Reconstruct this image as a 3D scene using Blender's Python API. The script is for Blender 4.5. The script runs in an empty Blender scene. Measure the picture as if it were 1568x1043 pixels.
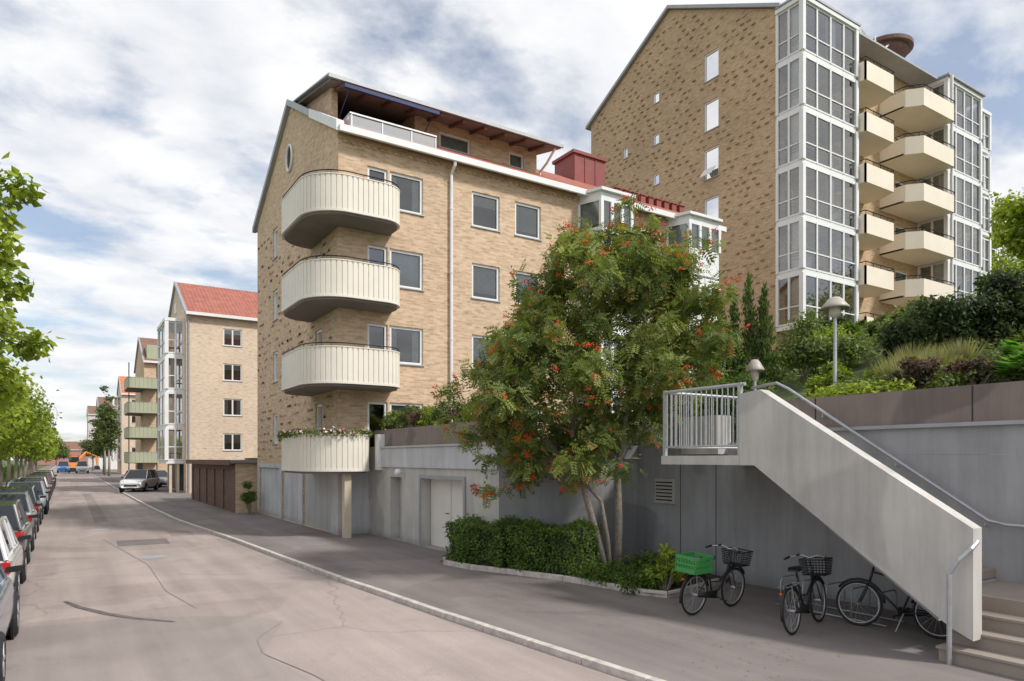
import bpy, math, random
import numpy as np
from mathutils import Vector, Matrix
random.seed(7); rng=np.random.default_rng(11)
scene=bpy.context.scene
V=Vector
# ---------------------------------------------------------------- materials
def newmat(name):
    m=bpy.data.materials.new(name); m.use_nodes=True
    nt=m.node_tree; b=nt.nodes['Principled BSDF']; return m,nt,b
def N(nt,t,**k):
    n=nt.nodes.new(t)
    for a,v in k.items(): setattr(n,a,v)
    return n
def pos(nt): return N(nt,'ShaderNodeNewGeometry').outputs['Position']
def noise(nt,scale,detail=4,rough=.6,vec=None,dist=0):
    n=N(nt,'ShaderNodeTexNoise'); n.inputs['Scale'].default_value=scale; n.inputs['Detail'].default_value=detail
    n.inputs['Roughness'].default_value=rough; n.inputs['Distortion'].default_value=dist
    nt.links.new(vec if vec else pos(nt),n.inputs['Vector']); return n.outputs['Fac']
def ramp(nt,fac,stops):
    r=N(nt,'ShaderNodeValToRGB'); e=r.color_ramp.elements
    while len(e)<len(stops): e.new(.5)
    for i,(p,c) in enumerate(stops):
        e[i].position=p; e[i].color=(c[0],c[1],c[2],1) if not isinstance(c,(int,float)) else (c,c,c,1)
    nt.links.new(fac,r.inputs['Fac']); return r.outputs['Color']
def mixc(nt,a,b,fac,mode='MIX'):
    m=N(nt,'ShaderNodeMix',data_type='RGBA',blend_type=mode)
    for s,val in ((0,fac),(6,a),(7,b)):
        if isinstance(val,(int,float)): m.inputs[s].default_value=val
        elif isinstance(val,tuple): m.inputs[s].default_value=(*val,1)
        else: nt.links.new(val,m.inputs[s])
    return m.outputs[2]
def bump(nt,b,h,strength=.3,dist=.01):
    n=N(nt,'ShaderNodeBump'); n.inputs['Strength'].default_value=strength; n.inputs['Distance'].default_value=dist
    nt.links.new(h,n.inputs['Height']); nt.links.new(n.outputs[0],b.inputs['Normal'])
def simple(name,col,rough=.6,var=.15,scale=3,metal=0,spec=.4,bmp=0):
    m,nt,b=newmat(name)
    f=noise(nt,scale,6)
    lo=tuple(c*(1-var) for c in col); hi=tuple(min(1,c*(1+var)) for c in col)
    nt.links.new(ramp(nt,f,[(.3,lo),(.7,hi)]),b.inputs['Base Color'])
    b.inputs['Roughness'].default_value=rough; b.inputs['Metallic'].default_value=metal
    b.inputs['Specular IOR Level'].default_value=spec
    if bmp: bump(nt,b,noise(nt,scale*12,4),bmp,.01)
    return m
def brickmat(name,c1,c2,mortar,dark=.84):
    m,nt,b=newmat(name)
    s=N(nt,'ShaderNodeSeparateXYZ'); nt.links.new(pos(nt),s.inputs[0])
    a=N(nt,'ShaderNodeMath',operation='ADD'); nt.links.new(s.outputs[0],a.inputs[0]); nt.links.new(s.outputs[1],a.inputs[1])
    c=N(nt,'ShaderNodeCombineXYZ'); nt.links.new(a.outputs[0],c.inputs[0]); nt.links.new(s.outputs[2],c.inputs[1])
    t=N(nt,'ShaderNodeTexBrick'); nt.links.new(c.outputs[0],t.inputs['Vector'])
    t.inputs['Color1'].default_value=(*c1,1); t.inputs['Color2'].default_value=(*c2,1); t.inputs['Mortar'].default_value=(*mortar,1)
    t.inputs['Scale'].default_value=1; t.inputs['Brick Width'].default_value=.26; t.inputs['Row Height'].default_value=.083
    t.inputs['Mortar Size'].default_value=.009; t.inputs['Bias'].default_value=-.1
    mp=N(nt,'ShaderNodeMapping'); mp.inputs['Scale'].default_value=(1.8,8,1); nt.links.new(c.outputs[0],mp.inputs[0])
    f1=noise(nt,1.5,3,.6,mp.outputs[0])
    col=mixc(nt,t.outputs['Color'],ramp(nt,f1,[(.3,dark*.78),(.44,.98),(.7,1.1)]),1.0,'MULTIPLY')
    f2=noise(nt,.25,4)
    col=mixc(nt,col,ramp(nt,f2,[(.3,.9),(.65,1.05)]),1.0,'MULTIPLY')
    nt.links.new(col,b.inputs['Base Color']); b.inputs['Roughness'].default_value=.9; b.inputs['Specular IOR Level'].default_value=.15
    bump(nt,b,t.outputs['Color'],.35,.01)
    return m
BR=brickmat('brick_yellow',(.70,.51,.35),(.53,.36,.225),(.60,.50,.40),.82)
BRT=brickmat('brick_tower',(.61,.43,.27),(.45,.30,.17),(.51,.41,.31),.80)
BRD=brickmat('brick_dark',(.38,.25,.145),(.31,.20,.12),(.35,.26,.17))
BRL=brickmat('brick_light',(.74,.58,.44),(.64,.49,.36),(.64,.57,.49))
def concrete(name,col,patch=.2,streak=True):
    m,nt,b=newmat(name)
    f=noise(nt,.8,8,.65); f2=noise(nt,.45,2,.4,dist=.6)
    base=ramp(nt,f,[(.3,tuple(c*.86 for c in col)),(.7,tuple(c*1.1 for c in col))])
    p=ramp(nt,f2,[(.56,1.0),(.585,1-patch)])
    c=mixc(nt,base,p,1.0,'MULTIPLY')
    if streak:
        mp=N(nt,'ShaderNodeMapping'); mp.inputs['Scale'].default_value=(3,3,.25); nt.links.new(pos(nt),mp.inputs[0])
        c=mixc(nt,c,ramp(nt,noise(nt,1.5,5,.7,mp.outputs[0]),[(.35,.88),(.6,1.03)]),1.0,'MULTIPLY')
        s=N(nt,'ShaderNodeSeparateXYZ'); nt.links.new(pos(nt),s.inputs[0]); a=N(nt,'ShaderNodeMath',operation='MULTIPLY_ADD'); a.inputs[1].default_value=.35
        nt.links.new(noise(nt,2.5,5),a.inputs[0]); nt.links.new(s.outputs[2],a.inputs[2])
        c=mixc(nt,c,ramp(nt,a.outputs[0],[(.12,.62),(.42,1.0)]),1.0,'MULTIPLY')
    nt.links.new(c,b.inputs['Base Color']); b.inputs['Roughness'].default_value=.85; b.inputs['Specular IOR Level'].default_value=.2
    bump(nt,b,noise(nt,40,6),.25,.006)
    return m
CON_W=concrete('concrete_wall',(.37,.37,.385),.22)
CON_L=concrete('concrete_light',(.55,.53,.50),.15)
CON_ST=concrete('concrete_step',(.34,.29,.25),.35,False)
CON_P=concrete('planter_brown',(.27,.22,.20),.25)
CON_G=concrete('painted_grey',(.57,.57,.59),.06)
def asphalt(name,c,crack=True,red=0):
    m,nt,b=newmat(name)
    f=noise(nt,.35,6,.6); f2=noise(nt,90,3,.8); 
    col=ramp(nt,f,[(.3,tuple(x*.86 for x in c)),(.7,tuple(x*1.13 for x in c))])
    mp=N(nt,'ShaderNodeMapping'); mp.inputs['Scale'].default_value=(1.2,.07,1); nt.links.new(pos(nt),mp.inputs[0])
    col=mixc(nt,col,ramp(nt,noise(nt,1.2,4,.6,mp.outputs[0]),[(.3,.83),(.65,1.08)]),1.0,'MULTIPLY')
    col=mixc(nt,col,ramp(nt,noise(nt,.18,2,.5,dist=1.2),[(.50,1.0),(.515,.89)]),1.0,'MULTIPLY')
    col=mixc(nt,col,ramp(nt,noise(nt,1.1,5,.7),[(.28,.84),(.42,1.0)]),1.0,'MULTIPLY')
    col=mixc(nt,col,ramp(nt,f2,[(.3,.72),(.7,1.28)]),1.0,'MULTIPLY')
    if crack:
        nz=N(nt,'ShaderNodeTexNoise'); nz.inputs['Scale'].default_value=.6; nz.inputs['Detail'].default_value=6; nt.links.new(pos(nt),nz.inputs['Vector'])
        vm=N(nt,'ShaderNodeVectorMath',operation='SCALE'); vm.inputs['Scale'].default_value=1.6; nt.links.new(nz.outputs['Color'],vm.inputs[0])
        va=N(nt,'ShaderNodeVectorMath',operation='ADD'); nt.links.new(pos(nt),va.inputs[0]); nt.links.new(vm.outputs[0],va.inputs[1])
        vo=N(nt,'ShaderNodeTexVoronoi',feature='DISTANCE_TO_EDGE'); vo.inputs['Scale'].default_value=.16; nt.links.new(va.outputs[0],vo.inputs['Vector'])
        col=mixc(nt,col,ramp(nt,vo.outputs['Distance'],[(.0015,.78),(.005,1.0)]),1.0,'MULTIPLY')
    nt.links.new(col,b.inputs['Base Color']); b.inputs['Roughness'].default_value=.88; b.inputs['Specular IOR Level'].default_value=.25
    bump(nt,b,f2,.4,.006)
    return m
ASR=asphalt('asphalt_road',(.385,.32,.295)); ASP=asphalt('asphalt_path',(.245,.213,.202),False)
ASD=asphalt('asphalt_patch',(.21,.185,.175),False); ASM=asphalt('asphalt_seam',(.29,.245,.228),False); RUB=simple('rubber_mark',(.13,.115,.11),.8,.4,8)
KERB=simple('kerb_granite',(.55,.50,.46),.8,.25,6,bmp=.2)
WHITE=simple('white_paint',(.80,.80,.80),.45,.05,1.5)
CREAM=simple('cream_metal',(.80,.75,.66),.5,.05,.8)
CREAMT=simple('cream_tower',(.84,.75,.62),.55,.05,.8)
SAGE=simple('sage_metal',(.40,.42,.30),.55,.05,.8)
SOF=simple('soffit',(.22,.20,.185),.9,.15,1)
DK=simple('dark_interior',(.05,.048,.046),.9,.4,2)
LTI=simple('light_interior',(.55,.53,.5),.9,.3,1.2)
DKR=simple('dark_steel',(.03,.03,.032),.45,.2,5,.6)
STEEL=simple('galvanised',(.48,.49,.51),.45,.12,9,.6)
GREYM=simple('grey_metal_trim',(.38,.39,.41),.5,.08,2,.3)
REDR=simple('red_metal',(.25,.06,.05),.5,.15,2)
def tilem(name,c):
    m,nt,b=newmat(name); s=N(nt,'ShaderNodeSeparateXYZ'); nt.links.new(pos(nt),s.inputs[0])
    w=N(nt,'ShaderNodeMath',operation='SINE'); mu=N(nt,'ShaderNodeMath',operation='MULTIPLY'); mu.inputs[1].default_value=22
    nt.links.new(s.outputs[0],mu.inputs[0]); nt.links.new(mu.outputs[0],w.inputs[0])
    f=noise(nt,2,8,.7)
    col=ramp(nt,f,[(.3,tuple(x*.65 for x in c)),(.7,tuple(x*1.2 for x in c))])
    nt.links.new(col,b.inputs['Base Color']); b.inputs['Roughness'].default_value=.8; bump(nt,b,w.outputs[0],.6,.04); return m
TILE=tilem('roof_tile_red',(.40,.14,.10)); TILEB=tilem('roof_tile_brown',(.24,.13,.095))
BROWNW=simple('brown_timber',(.17,.095,.07),.7,.25,4); BLIND=simple('blind',(.62,.61,.59),.8,.1,3)
CURT=simple('curtain',(.78,.76,.73),.9,.15,9); NAVY=simple('navy_awning',(.03,.05,.14),.6,.1,3)
DOORW=simple('door_offwhite',(.74,.71,.66),.5,.05,1); DOORG=simple('door_grey',(.45,.45,.44),.5,.06,1); COLB=simple('beige_column',(.60,.52,.40),.8,.1,2)
TRUNK=simple('bark',(.26,.225,.19),.9,.35,14,bmp=.6); SOIL=simple('soil',(.08,.06,.045),.95,.3,5,bmp=.5)
GRASS=simple('grass_ground',(.09,.13,.04),.95,.35,1.2,bmp=.4)
BLACK=simple('black_plastic',(.018,.018,.019),.45,.2,6); TYRE=simple('tyre',(.028,.028,.029),.8,.2,9)
def glassmat(name,tint=(.6,.65,.65),base=.13,rough=.01):
    m=bpy.data.materials.new(name); m.use_nodes=True; nt=m.node_tree; nt.nodes.clear()
    o=N(nt,'ShaderNodeOutputMaterial'); mx=N(nt,'ShaderNodeMixShader'); t=N(nt,'ShaderNodeBsdfTransparent'); g=N(nt,'ShaderNodeBsdfGlossy')
    t.inputs[0].default_value=(*tint,1); g.inputs['Roughness'].default_value=rough
    f=N(nt,'ShaderNodeFresnel'); f.inputs[0].default_value=1.5; a=N(nt,'ShaderNodeMath',operation='ADD'); a.inputs[1].default_value=base
    nt.links.new(f.outputs[0],a.inputs[0]); nt.links.new(a.outputs[0],mx.inputs[0]); nt.links.new(t.outputs[0],mx.inputs[1]); nt.links.new(g.outputs[0],mx.inputs[2])
    bn=N(nt,'ShaderNodeBump'); bn.inputs['Strength'].default_value=.05; nt.links.new(noise(nt,1.5,2),bn.inputs['Height']); nt.links.new(bn.outputs[0],g.inputs['Normal'])
    nt.links.new(mx.outputs[0],o.inputs[0]); return m
GLASS=glassmat('window_glass'); GLASS2=glassmat('veranda_glass',(.86,.88,.88),.18); GLASSF=glassmat('frosted_glass',(.5,.52,.52),.35,.25)
def leafmat(name,c,trans=.38):
    m=bpy.data.materials.new(name); m.use_nodes=True; nt=m.node_tree; b=nt.nodes['Principled BSDF']; o=nt.nodes['Material Output']
    f=noise(nt,2.2,3); col=ramp(nt,f,[(.3,tuple(x*.68 for x in c)),(.7,tuple(x*1.3 for x in c))])
    nt.links.new(col,b.inputs['Base Color']); b.inputs['Roughness'].default_value=.5; b.inputs['Specular IOR Level'].default_value=.3
    t=N(nt,'ShaderNodeBsdfTranslucent'); nt.links.new(mixc(nt,col,(1.25,1.3,.5),1.0,'MULTIPLY'),t.inputs[0])
    mx=N(nt,'ShaderNodeMixShader'); mx.inputs[0].default_value=trans
    nt.links.new(b.outputs[0],mx.inputs[1]); nt.links.new(t.outputs[0],mx.inputs[2]); nt.links.new(mx.outputs[0],o.inputs[0]); return m
ROW=[leafmat('rowan_a',(.19,.24,.065)),leafmat('rowan_b',(.13,.18,.05)),leafmat('rowan_c',(.28,.32,.09)),leafmat('rowan_d',(.36,.28,.08))]
LIN=[leafmat('linden_a',(.26,.34,.04)),leafmat('linden_b',(.18,.25,.035)),leafmat('linden_c',(.38,.45,.06))]
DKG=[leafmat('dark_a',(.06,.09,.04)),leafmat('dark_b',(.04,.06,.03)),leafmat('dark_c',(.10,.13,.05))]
HED=[leafmat('hedge_a',(.11,.18,.035)),leafmat('hedge_b',(.075,.125,.025)),leafmat('hedge_c',(.16,.24,.045))]
BUS=[leafmat('bush_a',(.17,.225,.07)),leafmat('bush_b',(.12,.16,.05)),leafmat('bush_c',(.25,.30,.10))]
PUR=[leafmat('purple_a',(.13,.08,.08)),leafmat('purple_b',(.09,.08,.055)),leafmat('purple_c',(.18,.11,.08))]
STRAW=[leafmat('straw_a',(.33,.31,.16)),leafmat('straw_b',(.21,.25,.10)),leafmat('straw_c',(.40,.36,.22))]
HOS=[leafmat('hosta_a',(.10,.24,.045)),leafmat('hosta_b',(.07,.17,.03)),leafmat('hosta_c',(.15,.31,.06))]
FLW=[simple('flower_pink',(.7,.2,.3),.6),simple('flower_white',(.8,.75,.75),.6)]
BERRY=simple('berry_red',(.80,.08,.02),.35,.2,8); DRY=simple('dry_leaf',(.35,.2,.08),.9,.3,9)
# ---------------------------------------------------------------- mesh builder
class MB:
    def __init__(s): s.v=[];s.f=[];s.m=[]
    def face(s,pts,mi=0):
        n=len(s.v); s.v+= [tuple(p) for p in pts]; s.f.append(tuple(range(n,n+len(pts)))); s.m.append(mi)
    def hexa(s,p,mi=0):
        n=len(s.v); s.v+=[tuple(q) for q in p]
        for f in ((0,3,2,1),(4,5,6,7),(0,1,5,4),(1,2,6,5),(2,3,7,6),(3,0,4,7)): s.f.append(tuple(n+i for i in f)); s.m.append(mi)
    def box(s,x0,x1,y0,y1,z0,z1,mi=0):
        s.hexa([(x0,y0,z0),(x1,y0,z0),(x1,y1,z0),(x0,y1,z0),(x0,y0,z1),(x1,y0,z1),(x1,y1,z1),(x0,y1,z1)],mi)
    def lbox(s,F,u0,u1,d0,d1,z0,z1,mi=0):
        P,U,Nn=F; g=lambda u,d,z:(P[0]+U[0]*u-Nn[0]*d,P[1]+U[1]*u-Nn[1]*d,z)
        s.hexa([g(u0,d0,z0),g(u1,d0,z0),g(u1,d1,z0),g(u0,d1,z0),g(u0,d0,z1),g(u1,d0,z1),g(u1,d1,z1),g(u0,d1,z1)],mi)
    def lquad(s,F,u0,u1,d,z0,z1,mi=0):
        P,U,Nn=F; g=lambda u,z:(P[0]+U[0]*u-Nn[0]*d,P[1]+U[1]*u-Nn[1]*d,z)
        s.face([g(u0,z0),g(u1,z0),g(u1,z1),g(u0,z1)],mi)
    def prism(s,poly,z0,z1,mi=0,mtop=None,mbot=None):
        n=len(poly)
        s.face([(p[0],p[1],z1) for p in poly],mi if mtop is None else mtop)
        s.face([(p[0],p[1],z0) for p in reversed(poly)],mi if mbot is None else mbot)
        for i in range(n):
            a=poly[i];b=poly[(i+1)%n]; s.face([(a[0],a[1],z0),(b[0],b[1],z0),(b[0],b[1],z1),(a[0],a[1],z1)],mi)
    def xprism(s,poly,x0,x1,mi=0):
        n=len(poly); s.face([(x0,p[0],p[1]) for p in poly],mi); s.face([(x1,p[0],p[1]) for p in reversed(poly)],mi)
        for i in range(n):
            a=poly[i];b=poly[(i+1)%n]; s.face([(x0,a[0],a[1]),(x1,a[0],a[1]),(x1,b[0],b[1]),(x0,b[0],b[1])],mi)
    def tube(s,path,r,n=8,mi=0,cap=True):
        P=[V(p) for p in path]; R=r if hasattr(r,'__len__') else [r]*len(P); base=len(s.v); up=V((0,0,1)); prev=None
        for i,p in enumerate(P):
            d=(P[min(i+1,len(P)-1)]-P[max(i-1,0)])
            if d.length<1e-9: d=V((0,0,1))
            d.normalize()
            if prev is None:
                a=d.cross(up if abs(d.z)<.95 else V((1,0,0))).normalized()
            else:
                a=(prev-d*prev.dot(d)); a=a.normalized() if a.length>1e-6 else d.cross(V((1,0,0))).normalized()
            prev=a; b=d.cross(a)
            for k in range(n):
                t=2*math.pi*k/n; q=p+(a*math.cos(t)+b*math.sin(t))*R[i]; s.v.append(tuple(q))
        for i in range(len(P)-1):
            for k in range(n):
                k2=(k+1)%n; s.f.append((base+i*n+k,base+i*n+k2,base+(i+1)*n+k2,base+(i+1)*n+k)); s.m.append(mi)
        if cap:
            s.f.append(tuple(base+k for k in range(n))[::-1]); s.m.append(mi)
            e=base+(len(P)-1)*n; s.f.append(tuple(e+k for k in range(n))); s.m.append(mi)
    def lathe(s,c,prof,n=20,mi=0,axis='z'):
        base=len(s.v)
        for (r,h) in prof:
            for k in range(n):
                t=2*math.pi*k/n
                if axis=='z': s.v.append((c[0]+r*math.cos(t),c[1]+r*math.sin(t),c[2]+h))
                else: s.v.append((c[0]+r*math.cos(t),c[1]+h,c[2]+r*math.sin(t)))
        for i in range(len(prof)-1):
            for k in range(n):
                k2=(k+1)%n; s.f.append((base+i*n+k,base+i*n+k2,base+(i+1)*n+k2,base+(i+1)*n+k)); s.m.append(mi)
    def torus(s,c,R,r,n=32,k=6,mi=0):
        base=len(s.v)
        for i in range(n):
            t=2*math.pi*i/n
            for j in range(k):
                a=2*math.pi*j/k; rr=R+r*math.cos(a); s.v.append((c[0]+rr*math.cos(t),c[1]+r*math.sin(a),c[2]+rr*math.sin(t)))
        for i in range(n):
            for j in range(k):
                i2=(i+1)%n;j2=(j+1)%k; s.f.append((base+i*k+j,base+i*k+j2,base+i2*k+j2,base+i2*k+j)); s.m.append(mi)
    def wall(s,F,u0,u1,z0,z1,holes=(),depth=.14,mi=0):
        us=sorted({u0,u1}|{h[0] for h in holes}|{h[1] for h in holes}); zs=sorted({z0,z1}|{h[2] for h in holes}|{h[3] for h in holes})
        P,U,Nn=F; g=lambda u,d,z:(P[0]+U[0]*u-Nn[0]*d,P[1]+U[1]*u-Nn[1]*d,z)
        for a,b in zip(us,us[1:]):
            for c,d in zip(zs,zs[1:]):
                if a<u0-1e-6 or b>u1+1e-6 or c<z0-1e-6 or d>z1+1e-6: continue
                mu=(a+b)/2;mz=(c+d)/2
                if any(h[0]<mu<h[1] and h[2]<mz<h[3] for h in holes): continue
                s.face([g(a,0,c),g(b,0,c),g(b,0,d),g(a,0,d)],mi)
        for (a,b,c,d) in holes:
            s.face([g(a,0,c),g(b,0,c),g(b,depth,c),g(a,depth,c)],mi); s.face([g(a,0,d),g(b,0,d),g(b,depth,d),g(a,depth,d)],mi)
            s.face([g(a,0,c),g(a,0,d),g(a,depth,d),g(a,depth,c)],mi); s.face([g(b,0,c),g(b,0,d),g(b,depth,d),g(b,depth,c)],mi)
    def obj(s,name,mats,parent=None,smooth=False,bevel=0):
        me=bpy.data.meshes.new(name); me.from_pydata(s.v,[],s.f); me.update()
        for m in (mats if isinstance(mats,(list,tuple)) else [mats]): me.materials.append(m)
        me.polygons.foreach_set('material_index',s.m)
        if smooth: me.polygons.foreach_set('use_smooth',[True]*len(s.f))
        o=bpy.data.objects.new(name,me); scene.collection.objects.link(o)
        if parent: o.parent=parent
        if bevel:
            b=o.modifiers.new('bevel','BEVEL'); b.width=bevel; b.segments=2; b.limit_method='ANGLE'
        return o
def empty(name,loc=(0,0,0),rot=0):
    e=bpy.data.objects.new(name,None); e.location=loc; e.rotation_euler=(0,0,rot); e.empty_display_size=.3; scene.collection.objects.link(e); return e
class Bld:
    def __init__(s,name): s.name=name; s.parts={}
    def __call__(s,part,mat):
        k=(part,mat.name)
        if k not in s.parts: s.parts[k]=(MB(),mat)
        return s.parts[k][0]
    def finish(s):
        e=empty(s.name)
        for (p,_),(mb,mat) in s.parts.items():
            if mb.f: mb.obj(p,mat,e)
        return e
WCOUNT=[0]
def window(B,F,u0,u1,z0,z1,splits=(),depth=.12,blind=None,fr=.085,frame=WHITE,sill=True):
    f=B('window_frame',frame); g=B('window_glass',GLASS); d0=depth-.06; d1=depth+.02
    f.lbox(F,u0,u0+fr,d0,d1,z0,z1); f.lbox(F,u1-fr,u1,d0,d1,z0,z1)
    f.lbox(F,u0+fr,u1-fr,d0,d1,z0,z0+fr); f.lbox(F,u0+fr,u1-fr,d0,d1,z1-fr,z1)
    for sp in splits:
        x=u0+(u1-u0)*sp; f.lbox(F,x-fr*.6,x+fr*.6,d0-.003,d1,z0+fr,z1-fr)
    g.lquad(F,u0+fr,u1-fr,depth,z0+fr,z1-fr)
    if sill: B('window_sill',GREYM).lbox(F,u0-.04,u1+.04,-.05,d0,z0-.035,z0+.004)
    WCOUNT[0]+=1; j=(WCOUNT[0]%7)*.004
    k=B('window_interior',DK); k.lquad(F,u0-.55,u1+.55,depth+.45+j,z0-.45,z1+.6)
    if blind is None: blind=random.choice(['b','b','c','n','f'])
    if blind=='b':
        zz=z1-(z1-z0)*random.choice([.35,.55,.8]); bm=B('window_blind',BLIND); z=z1-.02
        while z>zz: bm.lquad(F,u0+.03,u1-.03,depth+.05,z-.037,z); z-=.045
    elif blind=='f': B('window_blind',BLIND).lquad(F,u0+.03,u1-.03,depth+.08,z0+.02,z1-.02)
    elif blind=='c':
        c=B('curtain',CURT); w=(u1-u0)*.25
        P,U,Nn=F
        for a in (u0+.02,u1-.02-w):
            n=8
            for i in range(n):
                ua=a+w*i/n; ub=a+w*(i+1)/n; da=depth+.08+(.04 if i%2 else 0); db=depth+.08+(0 if i%2 else .04)
                c.face([(P[0]+U[0]*ua-Nn[0]*da,P[1]+U[1]*ua-Nn[1]*da,z0+.05),(P[0]+U[0]*ub-Nn[0]*db,P[1]+U[1]*ub-Nn[1]*db,z0+.05),
                        (P[0]+U[0]*ub-Nn[0]*db,P[1]+U[1]*ub-Nn[1]*db,z1-.05),(P[0]+U[0]*ua-Nn[0]*da,P[1]+U[1]*ua-Nn[1]*da,z1-.05)])
# ---------------------------------------------------------------- balconies
def rounded_path(pts,radii):
    out=[]
    for i,p in enumerate(pts):
        p=V((*p,0)); r=radii[i]
        if r==0: out.append(p); continue
        a=(V((*pts[i-1],0))-p).normalized(); b=(V((*pts[i+1],0))-p).normalized()
        C=p+a*r+b*r; m=max(6,int(r*1.57/.06))
        for k in range(m+1):
            t=k/m*math.pi/2
            out.append(C-b*r*math.cos(t)-a*r*math.sin(t))
    return out
def resample(path,step):
    L=[0]
    for a,b in zip(path,path[1:]): L.append(L[-1]+(b-a).length)
    def at(s):
        s=max(0,min(L[-1],s))
        for i in range(len(L)-1):
            if s<=L[i+1]+1e-9:
                t=(s-L[i])/max(1e-9,L[i+1]-L[i]); d=(path[i+1]-path[i]).normalized(); return path[i].lerp(path[i+1],t),V((-d.y,d.x,0))
        return path[-1],V((0,0,0))
    return at,L[-1]
def balcony(B,path,wallpts,zf,h=1.05,mat=CREAM,rail=True,pitch=.17,mat_rail=DKR):
    at,Lt=resample(path,.05); mb=B('balcony_panel',mat)
    ss=[];s=0
    while s<Lt:
        ss+= [(s,0),(s+pitch*.72,0),(s+pitch*.78,.03),(s+pitch*.94,.03)]; s+=pitch
    pts=[]
    for s_,o in ss:
        p,nn=at(s_); pts.append(p+nn*o)
    z0=zf-.02;z1=zf+h
    for a,b in zip(pts,pts[1:]):
        mb.face([(a.x,a.y,z0),(b.x,b.y,z0),(b.x,b.y,z1),(a.x,a.y,z1)])
    inner=[]
    for k in range(int(Lt/.15)+1):
        p,nn=at(k*.15); inner.append(p+nn*.06)
    for a,b in zip(inner,inner[1:]): mb.face([(a.x,a.y,z0),(b.x,b.y,z0),(b.x,b.y,z1),(a.x,a.y,z1)])
    cap=B('balcony_cap',mat); 
    c1=[];c2=[]
    for k in range(int(Lt/.12)+2):
        p,nn=at(k*.12); c1.append(p-nn*.015);c2.append(p+nn*.08)
    for i in range(len(c1)-1):
        a,b,c,d=c1[i],c1[i+1],c2[i+1],c2[i]
        cap.hexa([(q.x,q.y,z1) for q in (a,b,c,d)]+[(q.x,q.y,z1+.03) for q in (a,b,c,d)])
        cap.hexa([(q.x,q.y,z0-.07) for q in (a,b,c,d)]+[(q.x,q.y,z0) for q in (a,b,c,d)])
    sl=B('balcony_slab',SOF); poly=[(p.x,p.y) for p in [at(k*Lt/60)[0]+at(k*Lt/60)[1]*.085 for k in range(61)]]+list(wallpts)
    sl.prism(poly,zf-.16,zf-.022)
    if rail:
        rl=B('balcony_rail',mat_rail); P=[]
        for k in range(int(Lt/.15)+1):
            p,nn=at(k*.15); P.append((p.x+nn.x*.03,p.y+nn.y*.03,z1+.13))
        rl.tube(P,.018,6)
        for k in range(0,len(P),7): rl.tube([(P[k][0],P[k][1],z1),(P[k][0],P[k][1],z1+.13)],.01,5)
# ---------------------------------------------------------------- slab houses
FL=[2.2,4.9,7.6,10.3]
def roofslab(mb,x0,x1,ya,za,yb,zb,t=.16):
    mb.hexa([(x0,ya,za-t),(x1,ya,za-t),(x1,yb,zb-t),(x0,yb,zb-t),(x0,ya,za),(x1,ya,za),(x1,yb,zb),(x0,yb,zb)])
def slab_house(name,X0,X1,Y0,Y1,brick,tile,front,gable,gext=(),eave=13.35,apex=16.56):
    B=Bld(name); Ym=(Y0+Y1)/2
    Ff=((0,Y0),(1,0),(0,-1)); Fg=((X0,0),(0,1),(-1,0))
    B('wall',brick).wall(Ff,X0,X1,0,eave,[w[:4] for w in front])
    for w in front: window(B,Ff,*w[:4],**(w[4] if len(w)>4 else {}))
    B('wall',brick).wall(Fg,Y0,Y1,0,eave,[w[:4] for w in gable]+list(gext))
    for w in gable: window(B,Fg,*w[:4],**(w[4] if len(w)>4 else {}))
    for x in (X0,X1): B('wall',brick).face([(x,Y0,eave),(x,Y1,eave),(x,Ym,apex)])
    B('wall',brick).face([(X1,Y0,0),(X1,Y1,0),(X1,Y1,eave),(X1,Y0,eave)]); B('wall',brick).face([(X0,Y1,0),(X1,Y1,0),(X1,Y1,eave),(X0,Y1,eave)])
    sl=(apex-eave)/(Ym-Y0); o=.35
    r=B('roof',tile); roofslab(r,X0+.02,X1+.15,Y0-o,eave-o*sl+.2,Ym,apex+.2); roofslab(r,X0+.02,X1+.15,Ym,apex+.2,Y1+o,eave-o*sl+.2)
    t=B('roof_edge',GREYM)
    roofslab(t,X0-.16,X0+.02,Y0-o,eave-o*sl+.24,Ym,apex+.24,.24); roofslab(t,X0-.16,X0+.02,Ym,apex+.24,Y1+o,eave-o*sl+.24,.24)
    B('gutter',WHITE).box(X0-.1,X1+.2,Y0-o-.12,Y0-o-.003,eave-o*sl-.02,eave-o*sl+.2)
    return B,Ff,Fg
WT=[4.45,7.1,9.75,12.4]
def wins(cols,h=1.3,tops=WT,**k): return [(a,b,t-h,t,dict(k)) for (a,b) in cols for t in tops]
# ---- main building
X0,X1,Y0,Y1=7.55,25.8,22.25,33.65; Ym=27.95
front=[]
for t in WT:
    front.append((8.56,9.28,t-2.1,t,dict(sill=False,blind='n'))); front.append((9.36,10.62,t-1.3,t,dict(splits=(),blind=random.choice(['c','f','c']))))
front+=wins([(12.6,13.8)],splits=(),blind='b')+wins([(14.5,15.7)],splits=(),blind='b')+wins([(20.4,21.6)])
gab=wins([(30.0,30.8)])+[(24.0,24.75,t-1.3,t,dict(blind='n')) for t in WT]
doors=[(22.9,26.3,0.02,2.12),(26.55,29.3,.02,2.12),(29.6,33.2,.02,2.12)]
B,Ff,Fg=slab_house('brick_apartment_house',X0,X1,Y0,Y1,BR,TILE,front,gab,doors)
for i,(a,b,c,d) in enumerate(doors):
    m=B('garage_door',[DOORG,CON_G,CON_G][i]); n=max(3,int((b-a)/.62))
    for k in range(n):
        u0=a+(b-a)*k/n; u1=a+(b-a)*(k+1)/n; m.lbox(Fg,u0+.015,u1-.015,.06,.12,c,d)
    B('garage_gap',DK).lquad(Fg,a,b,.13,c,d)
B('plinth',CON_G).lbox(Fg,22.25,22.9,-.02,0.0,0,2.12)
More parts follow.
